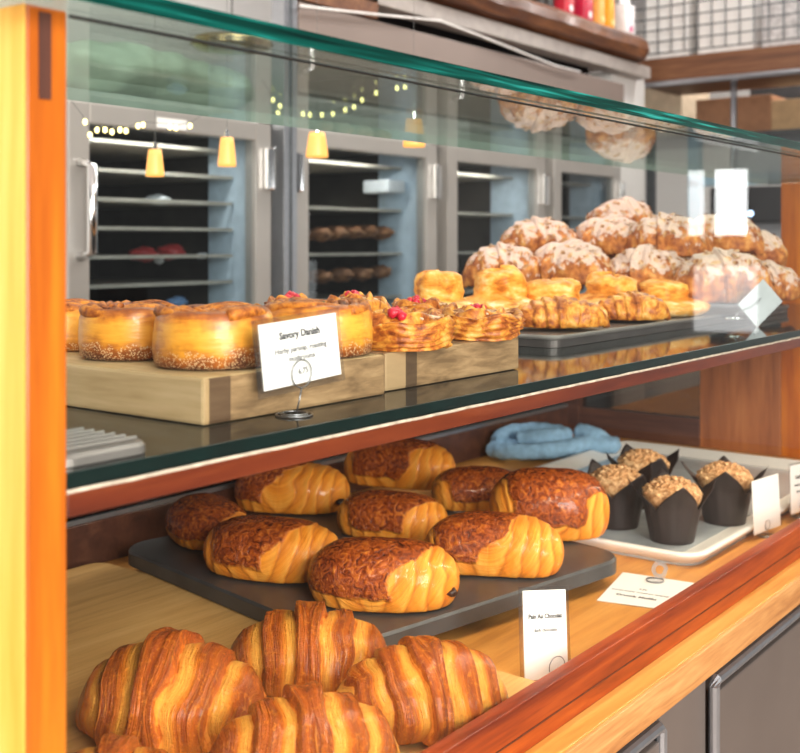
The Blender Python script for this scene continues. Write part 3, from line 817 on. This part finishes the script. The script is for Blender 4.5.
# ---------------------------------------------------------------- pile: pan, rolls, almond croissants
pan = thing('baking_pan', 'dull metal baking pan under the heap of almond croissants', 'baking pan', (1.56,.86,ZS))
bm = B(); slab(bm, rrect(-.42,.42,-.22,.26,.02), .0004, .009, .002); put('pan_floor', bm, PANM, pan)
bm = B(); tube(bm, [(x,y,.012) for x,y in rrect(-.42,.42,-.22,.26,.02)], .003, 8, True); put('pan_rim', bm, PANL, pan)
ZP = ZS+.011
def roll_body(seed, r=.055, h=.052):
    bm = B(); n = 96; rings = []
    def pl(k, z):
        a = 2*PI*k/n
        return 1+.16*noise.noise((math.cos(a)*1.6+seed, math.sin(a)*1.6, z*2.5))+.03*math.sin(z*26+2*math.sin(a*2+seed))+.012*math.sin(5*a+6*z+seed)+.02*noise.noise((a*5, z*6, seed))
    for q, z in [(.72,0),(.9,.05),(1.0,.16),(1.02,.30),(.92,.40),(.70,.46),(.54,.5),(.52,.56),(.53,.62),(.535,.7),(.53,.8),(.50,.92),(.36,.99),(.2,1.0),(.01,1.0)]:
        rings.append([bm.verts.new((r*q*pl(k,z)*math.cos(2*PI*k/n), r*q*pl(k,z)*math.sin(2*PI*k/n), z*h+.006*noise.noise((math.cos(2*PI*k/n)*1.4+seed*2, math.sin(2*PI*k/n)*1.4, 1))*min(1,z*2))) for k in range(n)])
    for i, (a, b) in enumerate(zip(rings, rings[1:])):
        for k in range(n): bm.faces.new((a[k], a[(k+1)%n], b[(k+1)%n], b[k])).material_index = 1 if i < 5 else 0
    bm.faces.new(rings[0]).material_index = 1; bm.faces.new(rings[-1])
    return bm
rolls = [put('brioche_roll', roll_body(k*3.1), [CUSTARD, CUSTARDP], None, True) for k in range(2)]
RL = [(439, 294, 1.50, 1.0, 'hat shaped golden brioche roll at the near end of the heap'),
      (500, 292, 1.56, 1.02, 'golden brioche roll second in the row, under the dusted almond croissants'),
      (551, 303, 1.58, 1.14, 'large golden brioche roll in the middle of the row above the ridged pastry'),
      (612, 299, 1.66, 1.05, 'golden brioche roll fourth in the row, under the pale almond croissant'),
      (664, 300, 1.72, 1.00, 'golden brioche roll at the far end of the row')]
for i, (px, py, d, sc, lab) in enumerate(RL):
    q = D(px, py, d)
    o = rolls[i] if i < 2 else rolls[i % 2].copy()
    if i >= 2: C.objects.link(o)
    zb = ZP if i else ZS+.012
    hh = (q.z-zb)*2*(.86 if i < 2 else 1.12); sc *= 1.08 if i == 0 else 1.22
    o.location = (q.x, q.y, zb); o.rotation_euler = (0,0,i*1.1); o.scale = (sc, sc, max(.9, hh/.052))
    tag(o, lab, 'roll', 'brioche rolls in front of the almond croissants')
# ridged front pastries
for i, (px, py, d, ln, yaw, lab) in enumerate([(559, 321, 1.44, .138, -48, 'ridged golden twist pastry at the front edge of the baking pan'),
                                    (632, 312, 1.58, .118, -45, 'small ridged pastry at the pan front, right behind the ridged golden twist')]):
    bm = croissant(ln, .031, .006, 4.5, 110, 48, 20+i*3, .8)
    o = put('twist_pastry', bm, DANISH, None, True); q = D(px, py, d)
    o.location = (q.x, q.y, ZS+.012); o.rotation_euler = (0,0,math.radians(yaw)); tag(o, lab, 'pastry')
def flakes(src, seed, n=90):
    rnd = random.Random(seed); me = src.data; bm = B()
    vs = [v for v in me.vertices if v.normal.z > .25]
    for k in range(n):
        v = rnd.choice(vs); nrm = v.normal.copy()
        M = Matrix.Translation(v.co+nrm*.0012) @ nrm.to_track_quat('Z','Y').to_matrix().to_4x4() @ Matrix.Rotation(rnd.random()*6.28,4,'Z') @ Matrix.Rotation(rnd.uniform(-.5,.5),4,'X')
        a = rnd.uniform(.004,.0075); b = a*.55
        ring = [bm.verts.new(M @ Vector((a*math.cos(2*PI*j/7), b*math.sin(2*PI*j/7), 0))) for j in range(7)]
        bm.faces.new(ring)
    return bm
alm = []
for k in range(3):
    bm = croissant(.155, .052, .014, 2.5, 110, 60, 40+k*5.3, .88, .08, .5, .12, 2.2)
    o = put('almond_croissant', bm, ALM[k], None, True); o.data.update()
    f = put('almond_flakes', flakes(o, k), FLK, o); f['kind'] = 'stuff'
    alm.append(o)
AL = [ # px, py centre, d, zb, yaw, scale, label
 (540, 236, 1.98, None, -50, .98, 'dusted almond croissant at the near end of the top layer'),
 (610, 232, 1.98, None, -100, .92, 'heavily sugared almond croissant second along the top layer'),
 (622, 214, 2.16, None, -30, .92, 'brown almond croissant peeking from behind at the peak of the heap'),
 (667, 232, 1.91, None, -70, .95, 'large browned almond croissant in the middle of the top layer'),
 (722, 229, 1.98, None, -95, .92, 'almond croissant under the bright pane reflection in the top layer'),
 (756, 246, 2.02, None, -20, .80, 'small almond croissant at the far end of the top layer'),
 (505, 270, 1.84, None, -55, .92, 'sugary almond croissant in the lower layer above the first rolls'),
 (570, 267, 1.84, None, -95, .95, 'almond croissant in the lower layer, half hidden by the rolls'),
 (648, 275, 1.86, None, -80, 1.0, 'white dusted almond croissant in the lower layer above the last rolls'),
 (724, 281, 1.76, None, -55, 1.06, 'big almond croissant in the lower layer beside the dangling tag'),
 (540, 272, 2.03, None, -60, 1.0, 'almond croissant squeezed in the lower layer between the first two dusted ones'),
 (612, 268, 2.06, None, -75, 1.0, 'almond croissant in the lower layer below the peak of the heap'),
 (688, 266, 2.02, None, -85, 1.0, 'almond croissant in the lower layer below the pane reflection, before the big one'),
 (765, 285, 1.92, None, -30, .85, 'almond croissant behind the dangling tag at the end of the lower layer'),
]
for i, (px, py, d, zb, yaw, sc, lab) in enumerate(AL):
    q = D(px, py+(5 if i < 6 else -3), d); k = i % 3
    z = q.z-.040*sc
    sc *= 1.04
    if i < 3: o = alm[k]; o.location = (q.x,q.y,z); o.rotation_euler = (0,0,math.radians(yaw)); o.scale = (sc,)*3
    else: o = dup(alm[k], (q.x,q.y,z), math.radians(yaw), scale=(sc,)*3)
    tag(o, lab, 'croissant', 'almond croissants heaped on the upper shelf')
p = D(760, 303, 1.64)
tg = thing('price_tag', 'grey blue tag tilted on a wire at the end of the croissant heap', 'price card', (p.x, p.y, ZS+.012), math.radians(-30))
bm = B(); box(bm, -.030, .030, -.0006, .0006, -.022, .022); k = put('card', bm, plain('grey tag', (.42,.46,.48), .5), tg); k.location = (0,0,p.z-ZS-.012); k.rotation_euler = (math.radians(-15), math.radians(-38), 0)
bm = B(); tube(bm, [(-.05,-.004,.002), (-.042,-.004,.012), (-.02,-.003,.016), (0,-.003,.03)], .0009, 6); tube(bm, [(-.05+.012*math.cos(t*.3),-.004+.012*math.sin(t*.3),.001) for t in range(21)], .0009, 6); put('wire_holder', bm, CHROME, tg)

# ================================================================ FRIDGES BEHIND
YR = 2.0
ZD = CAMZ+.306
FR = [(1.455, 2.075, CAMZ+.335, 'steel glass door fridge nearest the case post with a long vertical handle'),
      (2.165, 2.815, CAMZ+.335, 'steel glass door fridge second along the back wall, bread on its racks'),
      (2.873, 3.485, CAMZ+.335, 'steel glass door fridge third along, behind the almond croissants'),
      (3.550, 4.090, CAMZ+.335, 'steel glass door fridge at the far end of the back wall')]
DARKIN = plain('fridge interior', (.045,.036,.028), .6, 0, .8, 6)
for i, (x0, x1, zt_, lab) in enumerate(FR):
    cx = (x0+x1)/2
    t = thing('glass_door_fridge', lab, 'fridge', (cx, YR+.35, 0), 0, 'glass door fridges along the back wall')
    w = (x1-x0)/2; xl = -w-.004; xr = w+.03
    bm = B(); box(bm, xl, xl+.02, -.30, .4, .08, zt_); box(bm, xr-.02, xr, -.30, .4, .08, zt_); box(bm, xl, xr, .38, .4, .08, zt_); box(bm, xl, xr, -.30, .4, .02, .1); box(bm, xl, xr, -.30, .4, ZD-.02, zt_); box(bm, xl+.02,xr-.02,-.1,-.08,.1,.3)
    put('cabinet', bm, [STEELW], t)
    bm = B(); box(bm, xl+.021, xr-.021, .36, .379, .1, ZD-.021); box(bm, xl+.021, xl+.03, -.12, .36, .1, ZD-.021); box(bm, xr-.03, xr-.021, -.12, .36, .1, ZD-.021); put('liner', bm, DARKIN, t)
    bm = B(); box(bm, xr-.034, xr-.021, -.29, -.12, .1, ZD-.021); box(bm, xl+.021, xl+.03, -.29, -.12, .1, ZD-.021); put('jamb', bm, JAMB, t)
    fw = .055
    bm = B()
    box(bm, -w, -w+fw, -.35, -.31, .1, ZD, .003); box(bm, w-fw, w, -.35, -.31, .1, ZD, .003)
    box(bm, -w+fw, w-fw, -.35, -.31, ZD-.045, ZD, .003); box(bm, -w+fw, w-fw, -.35, -.31, .1, .2, .003)
    d = put('door', bm, STEELW, t)
    bm = B(); box(bm, -w+fw, w-fw, -.335, -.331, .2, ZD-.045); put('pane', bm, FRG, d)
    bm = B(); 
    if i == 0: tube(bm, [(-w+.028,-.352,CAMZ-.03),(-w+.028,-.395,CAMZ-.02),(-w+.028,-.395,CAMZ+.165),(-w+.028,-.352,CAMZ+.175)], .011, 10)
    else: tube(bm, [(-w+.028,-.352,CAMZ-.40),(-w+.028,-.385,CAMZ-.39),(-w+.028,-.385,CAMZ-.22),(-w+.028,-.352,CAMZ-.21)], .010, 10)
    put('handle', bm, CHROME, d, True)
    for zz in (CAMZ+.19,):
        bm = B(); box(bm, w-.03, w-.005, -.372, -.352, zz-.055, zz+.055, .005); put('hinge', bm, CHROME, d)
        bm = B(); box(bm, -w+.002, -w+.02, -.366, -.352, zz-.055, zz+.05, .005); 
        if i == 1: put('latch', bm, CHROME, d)
        else: bm.free()
    step = .0685 if i == 0 else .135
    z = CAMZ+.232
    if i == 0: z = CAMZ+.236
    while z > CAMZ-.62:
        bm = B(); box(bm, xl+.035, xr-.04, -.22+.04*random.random(), .3, z, z+.006); box(bm, xl+.035, xr-.04, -.22, -.215, z, z+.009)
        put('shelf', bm, SHELFST, t); z -= step
# fridge contents: loaves, bags and tubs on the racks
def lump(name, mat, px, py, y, r, lab, cat, grp=None, seed=0):
    q = Y(px, py, y); bm = B(); blob(bm, (0,0,r[2]), r, 3, .35, seed=seed)
    o = put(name, bm, mat, None, True); o.location = q-Vector((0,0,r[2])); return tag(o, lab, cat, grp)
LOAF = crust('dark loaf', [(.3,(.08,.03,.015)), (.5,(.24,.10,.04)), (.7,(.42,.22,.10))], 25, .6)
REDC = plain('red wrapper', (.38,.03,.03), .4); TUBM = plain('white tub', (.75,.77,.8), .4)
FRIN = [('red_bag', REDC, 143, 254, (.035,.035,.018), 'dark red wrapped bundle on a rack of the fridge by the case post', 'bag'),
        ('red_bag', REDC, 171, 252, (.035,.035,.02), 'dark red wrapped bundle further along the same fridge rack', 'bag'),
        ('white_tub', TUBM, 159, 260, (.011,.012,.010), 'small white tub between the dark red bundles in the fridge', 'tub'),
        ('white_tub', TUBM, 202, 256, (.016,.014,.008), 'flat white tub near the jamb of the fridge by the case post', 'tub'),
        ('blue_carton', plain('blue carton', (.20,.35,.62), .4), 177, 302, (.030,.02,.014), 'blue and white carton low in the fridge by the case post', 'carton'),
        ('white_tub', TUBM, 158, 200, (.032,.03,.014), 'wide pale tub on an upper rack of the fridge by the case post', 'tub')]
for i, (n, m, px, py, r, lab, cat) in enumerate(FRIN): lump(n, m, px, py, 2.19, r, lab, cat, None, i)
for i, (px, py) in enumerate([(318,234),(334,233),(350,232),(366,232),(381,233),(320,277),(340,275),(359,274),(379,272)]):
    lump('bread_loaf', LOAF, px, py, 2.17, (.034,.045,.02), 'dark loaf on the %s rack of the second fridge, %s' % ('upper' if i < 5 else 'lower', ('nearest the hinge','second in its row','third in its row','fourth in its row','at the row end')[i % 5 if i < 5 else i-5]), 'bread', 'loaves in the second fridge', i)
q = Y(384, 187, 2.15); bm = B(); box(bm, -.045, .045, -.05, .05, -.02, .02, .006); o = put('white_tub', bm, TUBM); o.location = q; tag(o, 'square white tub on the top rack of the second fridge', 'tub')
# mullion strip between fridges one and two
bm = B(); box(bm, 2.108, 2.158, 1.985, 2.03, 0, CAMZ+.85, .002); struct(put('trim_1', bm, STEEL))
bm = B(); box(bm, 2.128, 2.136, 1.982, 1.986, 0, CAMZ+.85); struct(put('trim_2', bm, STEELD))
# fascia over fridges
bm = B(); box(bm, 2.17, 4.10, 1.99, 2.04, CAMZ+.40, CAMZ+.64, .003); struct(put('trim_3', bm, FASCIA))
bm = B(); box(bm, 2.17, 2.50, 1.985, 2.05, CAMZ+.645, CAMZ+.9); struct(put('trim_4', bm, W_RACK))
bm = B(); box(bm, 2.5, 4.2, 2.2, 2.3, CAMZ+.6, CAMZ+1.1); struct(put('recess_shade', bm, BLACK))  # black box standing in for the shade of the recess
# green cloth on the first fridge
q = Y(168, 80, 2.12)
bm = B()
for k in range(5): blob(bm, (-.18+.10*k, 0, .058+.012*math.sin(k*1.3)), (.125,.11,.062), 3, .25, seed=k)
o = put('cloth_bundle', bm, plain('pale green cloth', (.50,.62,.50), .7), None, True); o.location = (q.x, 2.2, CAMZ+.36)
md = o.modifiers.new('join','REMESH'); md.mode = 'VOXEL'; md.voxel_size = .012; md.use_smooth_shade = True; m2 = o.modifiers.new('s','SMOOTH'); m2.iterations = 8
tag(o, 'pale green cloth bundle lying on top of the fridge by the case post', 'cloth')
# white label on fridge 1
q = Y(172, 124, 1.998); bm = B(); box(bm, -.045,.045,-.001,.001,-.012,.012); 
lab_ = put('label_plate', bm, PAPER); lab_.location = (q.x, 1.998, q.z); lab_.rotation_euler = (0,0,0); tag(lab_, 'small white plate on the door head of the fridge by the case post', 'label plate')

# ================================================================ LIVE EDGE SHELF + BOTTLES
def live():
    bm = B(); n = 60; top = []; rows = []
    x0, x1 = 2.35, 4.36
    for i in range(n+1):
        t = i/n; x = x0+(x1-x0)*t
        e = 1 if t < .93 else math.sqrt(max(0, 1-((t-.93)/.07)**2))*.9+.1
        yf = 2.22-(.27+.012*noise.noise((x*4,0,0)))*e; yb = 2.32
        zz = CAMZ+.745+.006*noise.noise((x*5,7,0))
        sec = [(yb, zz), (yf+.06, zz), (yf+.012, zz+.014), (yf-.004+.01*noise.noise((x*9,3,0)), zz+.045), (yf+.008*noise.noise((x*11,5,0)), zz+.08), (yf+.02, zz+.098), (yb, zz+.10)]
        rows.append([bm.verts.new((x, a, b)) for a, b in sec])
    for a, b in zip(rows, rows[1:]):
        for k in range(7): bm.faces.new((a[k], a[(k+1)%7], b[(k+1)%7], b[k]))
    bm.faces.new(rows[0]); bm.faces.new(rows[-1])
    return bm
ls = thing('live_edge_shelf', 'dark live edge wooden shelf on a pale beam above the fridges', 'shelf', (3.3,2.2,CAMZ+.66))
o = put('slab', live(), W_LIVE); local(o, ls)
bm = B(); box(bm, 2.2, 4.34, 1.985, 2.06, CAMZ+.688, CAMZ+.738, .003); local(put('support_beam', bm, plain('pale grey beam', (.36,.32,.295), .5)), ls)
bm = B(); pts = []
for px, py in ((300,6),(350,12),(400,17),(440,21),(480,36),(520,52),(556,66),(580,72)): pts.append(Y(px, py, 1.975))
tube(bm, pts, .004, 6); tag(put('power_cord', bm, plain('white cable', (.75,.72,.7), .5), None, True), 'thin white cable running beneath the pale beam', 'cord')
BOT = [(524, 'jar', (.02,.015,.015), 'dark jar at the near end of the live edge shelf'), (548, 'jar', (.025,.018,.016), 'dark jar second on the live edge shelf'),
       (571, 'snack_bag', (.55,.02,.04), 'bright red bag beside the dark jars on the live edge shelf'), (590, 'snack_bag', (.50,.015,.05), 'red bag next to the orange bags on the live edge shelf'),
       (603, 'snack_bag', (.85,.42,.10), 'pale orange bag between the red and the deep orange bag'), (613, 'snack_bag', (.90,.36,.02), 'deep orange bag near the shelf end'),
       (631, 'snack_bag', (.82,.78,.78), 'white bag with a pink round emblem at the shelf end')]
for i, (px, kind, col, lab) in enumerate(BOT):
    q = Y(px, 20, 2.05); t = thing(kind, lab, 'jar' if kind == 'jar' else 'bag', (q.x, 2.08, CAMZ+.843), 0)
    mt = plain('pack %d' % i, col, .4)
    bm = B()
    if kind == 'jar':
        lathe(bm, [(.035,0),(.038,.01),(.038,.13),(.028,.15),(.026,.165)], 20); put('jar_body', bm, mt, t, True)
        bm = B(); lathe(bm, [(.03,.163),(.03,.185)], 20); put('lid', bm, BLACK, t)
    else:
        hw = .035 if px < 600 else (.022 if px < 620 else .045)
        box(bm, -hw, hw, -.03, .03, 0, .16, .012); put('bag_body', bm, mt, t, True)
        bm = B(); box(bm, -hw, hw, -.005, .005, .158, .19, .002); put('bag_seal', bm, mt, t)
        bm = B(); lathe(bm, [(.014,0),(.014,.001)], 20, Matrix.Translation((0,-.031,.055)) @ Matrix.Rotation(PI/2,4,'X'))
        e = put('emblem', bm, plain('emblem %d' % i, (.85,.75,.75) if px < 600 else ((.92,.7,.3) if px < 620 else (.75,.08,.25)), .5), t)

# ================================================================ RIGHT: column, rack, cartons, machine
bm = B(); box(bm, 4.12, 4.42, 2.05, 2.75, 0, CAMZ+.70); struct(put('column_1', bm, WHITE))
rk = thing('wire_rack', 'chrome wire rack with wooden plank above the back corner', 'rack', (4.6,1.85,CAMZ+.75))
def rp(n, bm, m, **k): return local(put(n, bm, m, **k), rk)
XR = 4.5
bm = B(); box(bm, XR, XR+.5, 1.25, 2.15, CAMZ+.70, CAMZ+.80, .004); rp('plank', bm, W_RACK)
bm = B(); tube(bm, [(XR-.02,1.15,CAMZ+.685),(XR-.02,2.15,CAMZ+.685)], .012, 8); rp('rail', bm, STEEL)
bm = B()
for k in range(15):
    y = 1.30+.06*k; tube(bm, [(XR-.01,y,CAMZ+.82),(XR-.01,y,CAMZ+1.22)], .003, 6)
for k in range(8): tube(bm, [(XR-.01,1.27,CAMZ+.82+.05*k),(XR-.01,2.17,CAMZ+.82+.05*k)], .003, 6)
rp('wire_basket', bm, STEELD)
for yy in (1.28,):
    bm = B(); tube(bm, [(XR+.03,yy+.42,0.96),(XR+.03,yy+.42,CAMZ+.72)], .013, 10); rp('post', bm, STEEL, smooth=True)
bm = B(); box(bm, XR+.02, XR+.4, 1.9, 2.1, CAMZ+.802, CAMZ+1.2, .005); tag(put('white_carton', bm, WHITE), 'tall white carton in the wire basket beside the live edge shelf', 'carton')
bm = B(); box(bm, XR+.03, XR+.4, 1.62, 1.86, CAMZ+.802, CAMZ+1.2, .005); tag(put('white_carton', bm, WHITE), 'white carton in the middle of the wire basket', 'carton')
bm = B(); box(bm, XR+.03, XR+.4, 1.38, 1.58, CAMZ+.802, CAMZ+1.2, .005); tag(put('white_carton', bm, plain('striped papers', (.6,.58,.58), .6, 0, .3, 40)), 'stack of greyish papers at the near end of the wire basket', 'carton')
bm = B(); box(bm, XR+.02, XR+.2, 1.22, 1.30, CAMZ+.802, CAMZ+1.1, .008); tag(put('blue_carton', bm, plain('blue pack', (.05,.25,.55), .4)), 'blue pack beyond the near end of the wire basket', 'carton')
bk = thing('back_counter', 'pale counter against the right hand back corner', 'counter', (5.0,1.7,0))
bm = B(); box(bm, 4.75, 5.6, 1.0, 2.6, .90, .95, .004); local(put('worktop', bm, STEEL), bk)
bm = B(); box(bm, 4.8, 5.6, 1.0, 2.6, 0, .90); local(put('base_unit', bm, WHITE), bk)
# lower storage shelf with cartons
st = thing('storage_shelf', 'dark shelf carrying brown cartons under the wire rack', 'shelf', (5.3,1.8,CAMZ+.40))
bm = B(); box(bm, 5.0, 5.5, .9, 2.6, CAMZ+.49, CAMZ+.51, .003); local(put('board', bm, STEELD), st)
bm = B(); 
for yy in (1.0, 2.5): box(bm, 5.45, 5.49, yy-.02, yy+.02, .95, CAMZ+.49)
local(put('bracket', bm, STEELD), st)
CB = plain('kraft card', (.42,.28,.15), .7); CB2 = plain('beige card', (.52,.42,.30), .7); CB3 = plain('brown card', (.30,.15,.08), .7)
for i, (y0, y1, h, m, lab) in enumerate([(2.15,2.5,.27,CB2,'beige carton beside the white column under the wire rack'), (1.72,2.08,.17,CB3,'brown carton behind the steel rack post'), (1.42,1.72,.14,CB,'kraft carton beyond the steel rack post'), (1.02,1.36,.17,CB3,'dark brown carton at the near end of the storage shelf')]):
    bm = B(); box(bm, 5.05, 5.4, y0, y1, CAMZ+.5105, CAMZ+.51+h, .004); tag(put('carton', bm, m), lab, 'carton')
bm = B(); box(bm, 5.5, 5.9, .6, 1.98, CAMZ+.72, CAMZ+.86); struct(put('trim_6', bm, BLACK))
em = thing('coffee_machine', 'black and steel coffee machine on the back counter past the croissants', 'coffee machine', (5.05,1.72,.95))
bm = B(); box(bm, -.2,.2,-.2,.2,.03,.10,.01); box(bm, .02,.2,-.2,.2,.10,.5,.01); put('machine_body', bm, STEEL, em)
bm = B(); box(bm, -.21,.21,-.21,.21,.46,.62,.015); put('head', bm, BLACK, em)
bm = B(); lathe(bm, [(.012,0),(.012,.004)], 12, Matrix.Translation((-.212,.02,.50)) @ Matrix.Rotation(PI/2,4,'Y')); put('indicator', bm, plain('blue light', (.4,.6,1), .3, emit=(.5,.7,1), es=6), em)
for sy in (-.15,.15):
    for sx in (-.15,.15):
        bm = B(); lathe(bm, [(.02,0),(.02,.03)], 12, Matrix.Translation((sx,sy,0))); put('foot', bm, BLACK, em)
# blue framed doorway on right
bm = B(); box(bm, 5.62, 5.68, 2.30, 2.36, 0, CAMZ+.33); box(bm, 5.62, 5.68, 1.3, 2.36, CAMZ+.30, CAMZ+.36); struct(put('door_1', bm, plain('blue frame', (.35,.52,.62), .4)))

# ================================================================ LAMPS, LAMP REFLECTIONS
SHADE = plain('amber shade', (.45,.24,.08), .4, 0, .08, 20, 0, (1,.45,.09), 1.15)
CORD = plain('thin cord', (.12,.12,.12), .6)
base = None
for i, (px, py, wpx, hpx, d, lab) in enumerate([(155,163,18,27,2.0,'reflection of an amber pendant lamp in front of the fridge, nearest the case post'), (227,152,18,29,2.1,'reflection of an amber pendant lamp before the jamb of the first fridge'),
        (317,145,22,25,2.2,'reflection of an amber pendant lamp in front of the second fridge hinge side'), (414,133,22,28,2.3,'reflection of an amber pendant lamp over the far corner of the second fridge')]):
    q = D(px, py, d); r = wpx/2*d/FX; h = hpx*d/FX
    t = thing('lamp_reflection', lab, 'lamp', (q.x, q.y, q.z-h/2), 0, 'amber pendant lamp reflections before the fridges')  # reflections in the glass, built as small glowing lamps
    bm = B(); lathe(bm, [(r,0),(r*1.02,h*.1),(r*.8,h*.8),(r*.7,h),(r*.2,h)], 24); put('lamp_shade', bm, SHADE, t, True)
    bm = B(); lathe(bm, [(r*.3,h),(r*.25,h*1.25),(r*.05,h*1.3)], 12); put('fitting', bm, CHROME, t)
    bm = B(); tube(bm, [(0,0,h*1.3),(0,0,2.9-(q.z-h/2))], .0004, 5); put('cord', bm, CORD, t)
BULB = plain('warm bulb', (1,.85,.4), .4, 0, .02, 10, 0, (1,.82,.30), 5)
for k, (lab, d, pts) in enumerate([('reflected string of tiny warm bulbs across the top of the first fridge door', 2.05, [(85,122),(90,135),(97,130),(105,130),(112,132),(120,130),(126,131),(138,126),(143,125),(170,127),(176,128),(190,126)]),
                           ('reflected string of tiny warm bulbs drooping above the second fridge', 2.1, [(273,100),(280,106),(278,113),(303,114),(310,115),(322,115),(333,114),(345,110),(354,107),(362,100),(376,93),(397,88),(405,87)])]):
    P = [D(x, y, d+.012*j) for j, (x, y) in enumerate(pts)]
    t = thing('string_light_reflection', lab, 'string light reflection', P[0])  # reflected bulbs, built as a glowing string before the fridges
    bm = B(); up = [v-P[0]+Vector((0,0,.006)) for v in P]; up = [up[0]+Vector((-.03,0,.03))]+up+[up[-1]+Vector((.05,0,.03))]
    tube(bm, up, .0006, 5); put('wire', bm, CORD, t)
    for v in P:
        bm = B(); blob(bm, v-P[0], (.0042,.0042,.0058), 2, 0); put('bulb', bm, BULB, t, True)
dl = D(232, 40, 2.7)
t = thing('dish_lamp', 'shallow brass dish lamp hanging high behind the top glass', 'lamp', dl)
bm = B(); lathe(bm, [(.10,-.012),(.085,-.022),(.04,-.03),(.001,-.032)], 36); lathe(bm, [(.101,-.012),(.09,.004),(.02,.012),(.001,.012)], 36); put('dish', bm, plain('brass', (.55,.42,.22), .25, .9), t, True)
bm = B(); tube(bm, [(0,0,.01),(0,0,2.9-dl.z)], .003, 6); put('cord', bm, CORD, t)

# ================================================================ LIGHT
def area(name, loc, target, sx, sy, power, col=(1,1,1)):
    l = bpy.data.lights.new(name, 'AREA'); l.shape = 'RECTANGLE'; l.size = sx; l.size_y = sy; l.energy = power; l.color = col
    o = bpy.data.objects.new(name, l); C.objects.link(o); o.location = loc
    o.rotation_euler = (Vector(target)-Vector(loc)).to_track_quat('-Z','Y').to_euler(); return o
area('window_and_fill', (-.9,-2.3,2.3), (.9,.75,1.0), 1.5, 1.1, 150, (1,.96,.90))
area('side_daylight', (-2.2,.5,1.5), (.4,.5,1.15), 1.2, 1.6, 60, (1,.95,.86))
area('kitchen_fill', (2.4,1.45,2.86), (2.4,1.5,0), 2.6, .35, 27, (1,.98,.95))  # added overhead light for the fridge faces
area('kitchen_fill', (5.0,1.4,2.86), (5.0,1.5,0), 1.2, .6, 45, (1,.97,.93))
area('case_spot', (1.6,.2,2.5), (1.5,.85,1.2), 1.2, .4, 11, (1,.93,.82))
area('case_fill', (1.3,.522,ZS-.026), (1.3,.62,ZC), 1.75, .012, 4.5, (1,.86,.66))  # added fill under the shelf to warm the lower pastries
area('door_daylight', (5.6,-1.308,1.53), (1.5,.6,1.3), .08, .34, .6, (1,1,1))
area('door_daylight', (5.6,-1.12,1.53), (1.5,.6,1.3), .16, .34, 1.5, (1,1,1))
area('door_daylight', (5.6,-1.15,1.03), (1.5,.6,1.2), .32, .34, 1.0, (1,1,1))
area('window_and_fill', (.0,-1.9,1.25), (1.0,.8,.95), 1.4, .8, 52, (1,.93,.84))  # added low front fill for the lower compartment, not a window
for fx in (1.75, 2.47, 3.16): area('fridge_fill', (fx, 2.075, CAMZ+.25), (fx, 2.25, CAMZ-.2), .4, .02, 1.1, (1,.94,.86))  # added fill inside the fridges to brighten the shelf edges
w = bpy.data.worlds.new('room'); bpy.context.scene.world = w; w.use_nodes = True
w.node_tree.nodes['Background'].inputs[0].default_value = (.95,.93,.92,1); w.node_tree.nodes['Background'].inputs[1].default_value = .2

# ================================================================ CAMERA
cam = bpy.data.cameras.new('camera'); co = bpy.data.objects.new('camera', cam); C.objects.link(co)
co.location = (0,0,CAMZ); co.rotation_euler = (PI/2, 0, math.atan2(FWD[1], FWD[0])-PI/2)
cam.sensor_width = 36; cam.lens = 36*FX/800; cam.shift_y = -(376.5-HY)/800
cam.clip_start = .02
cam.dof.use_dof = True; cam.dof.focus_distance = 1.05; cam.dof.aperture_fstop = 9.5
sc = bpy.context.scene; sc.camera = co
sc.view_settings.view_transform = 'Standard'; sc.view_settings.exposure = 0
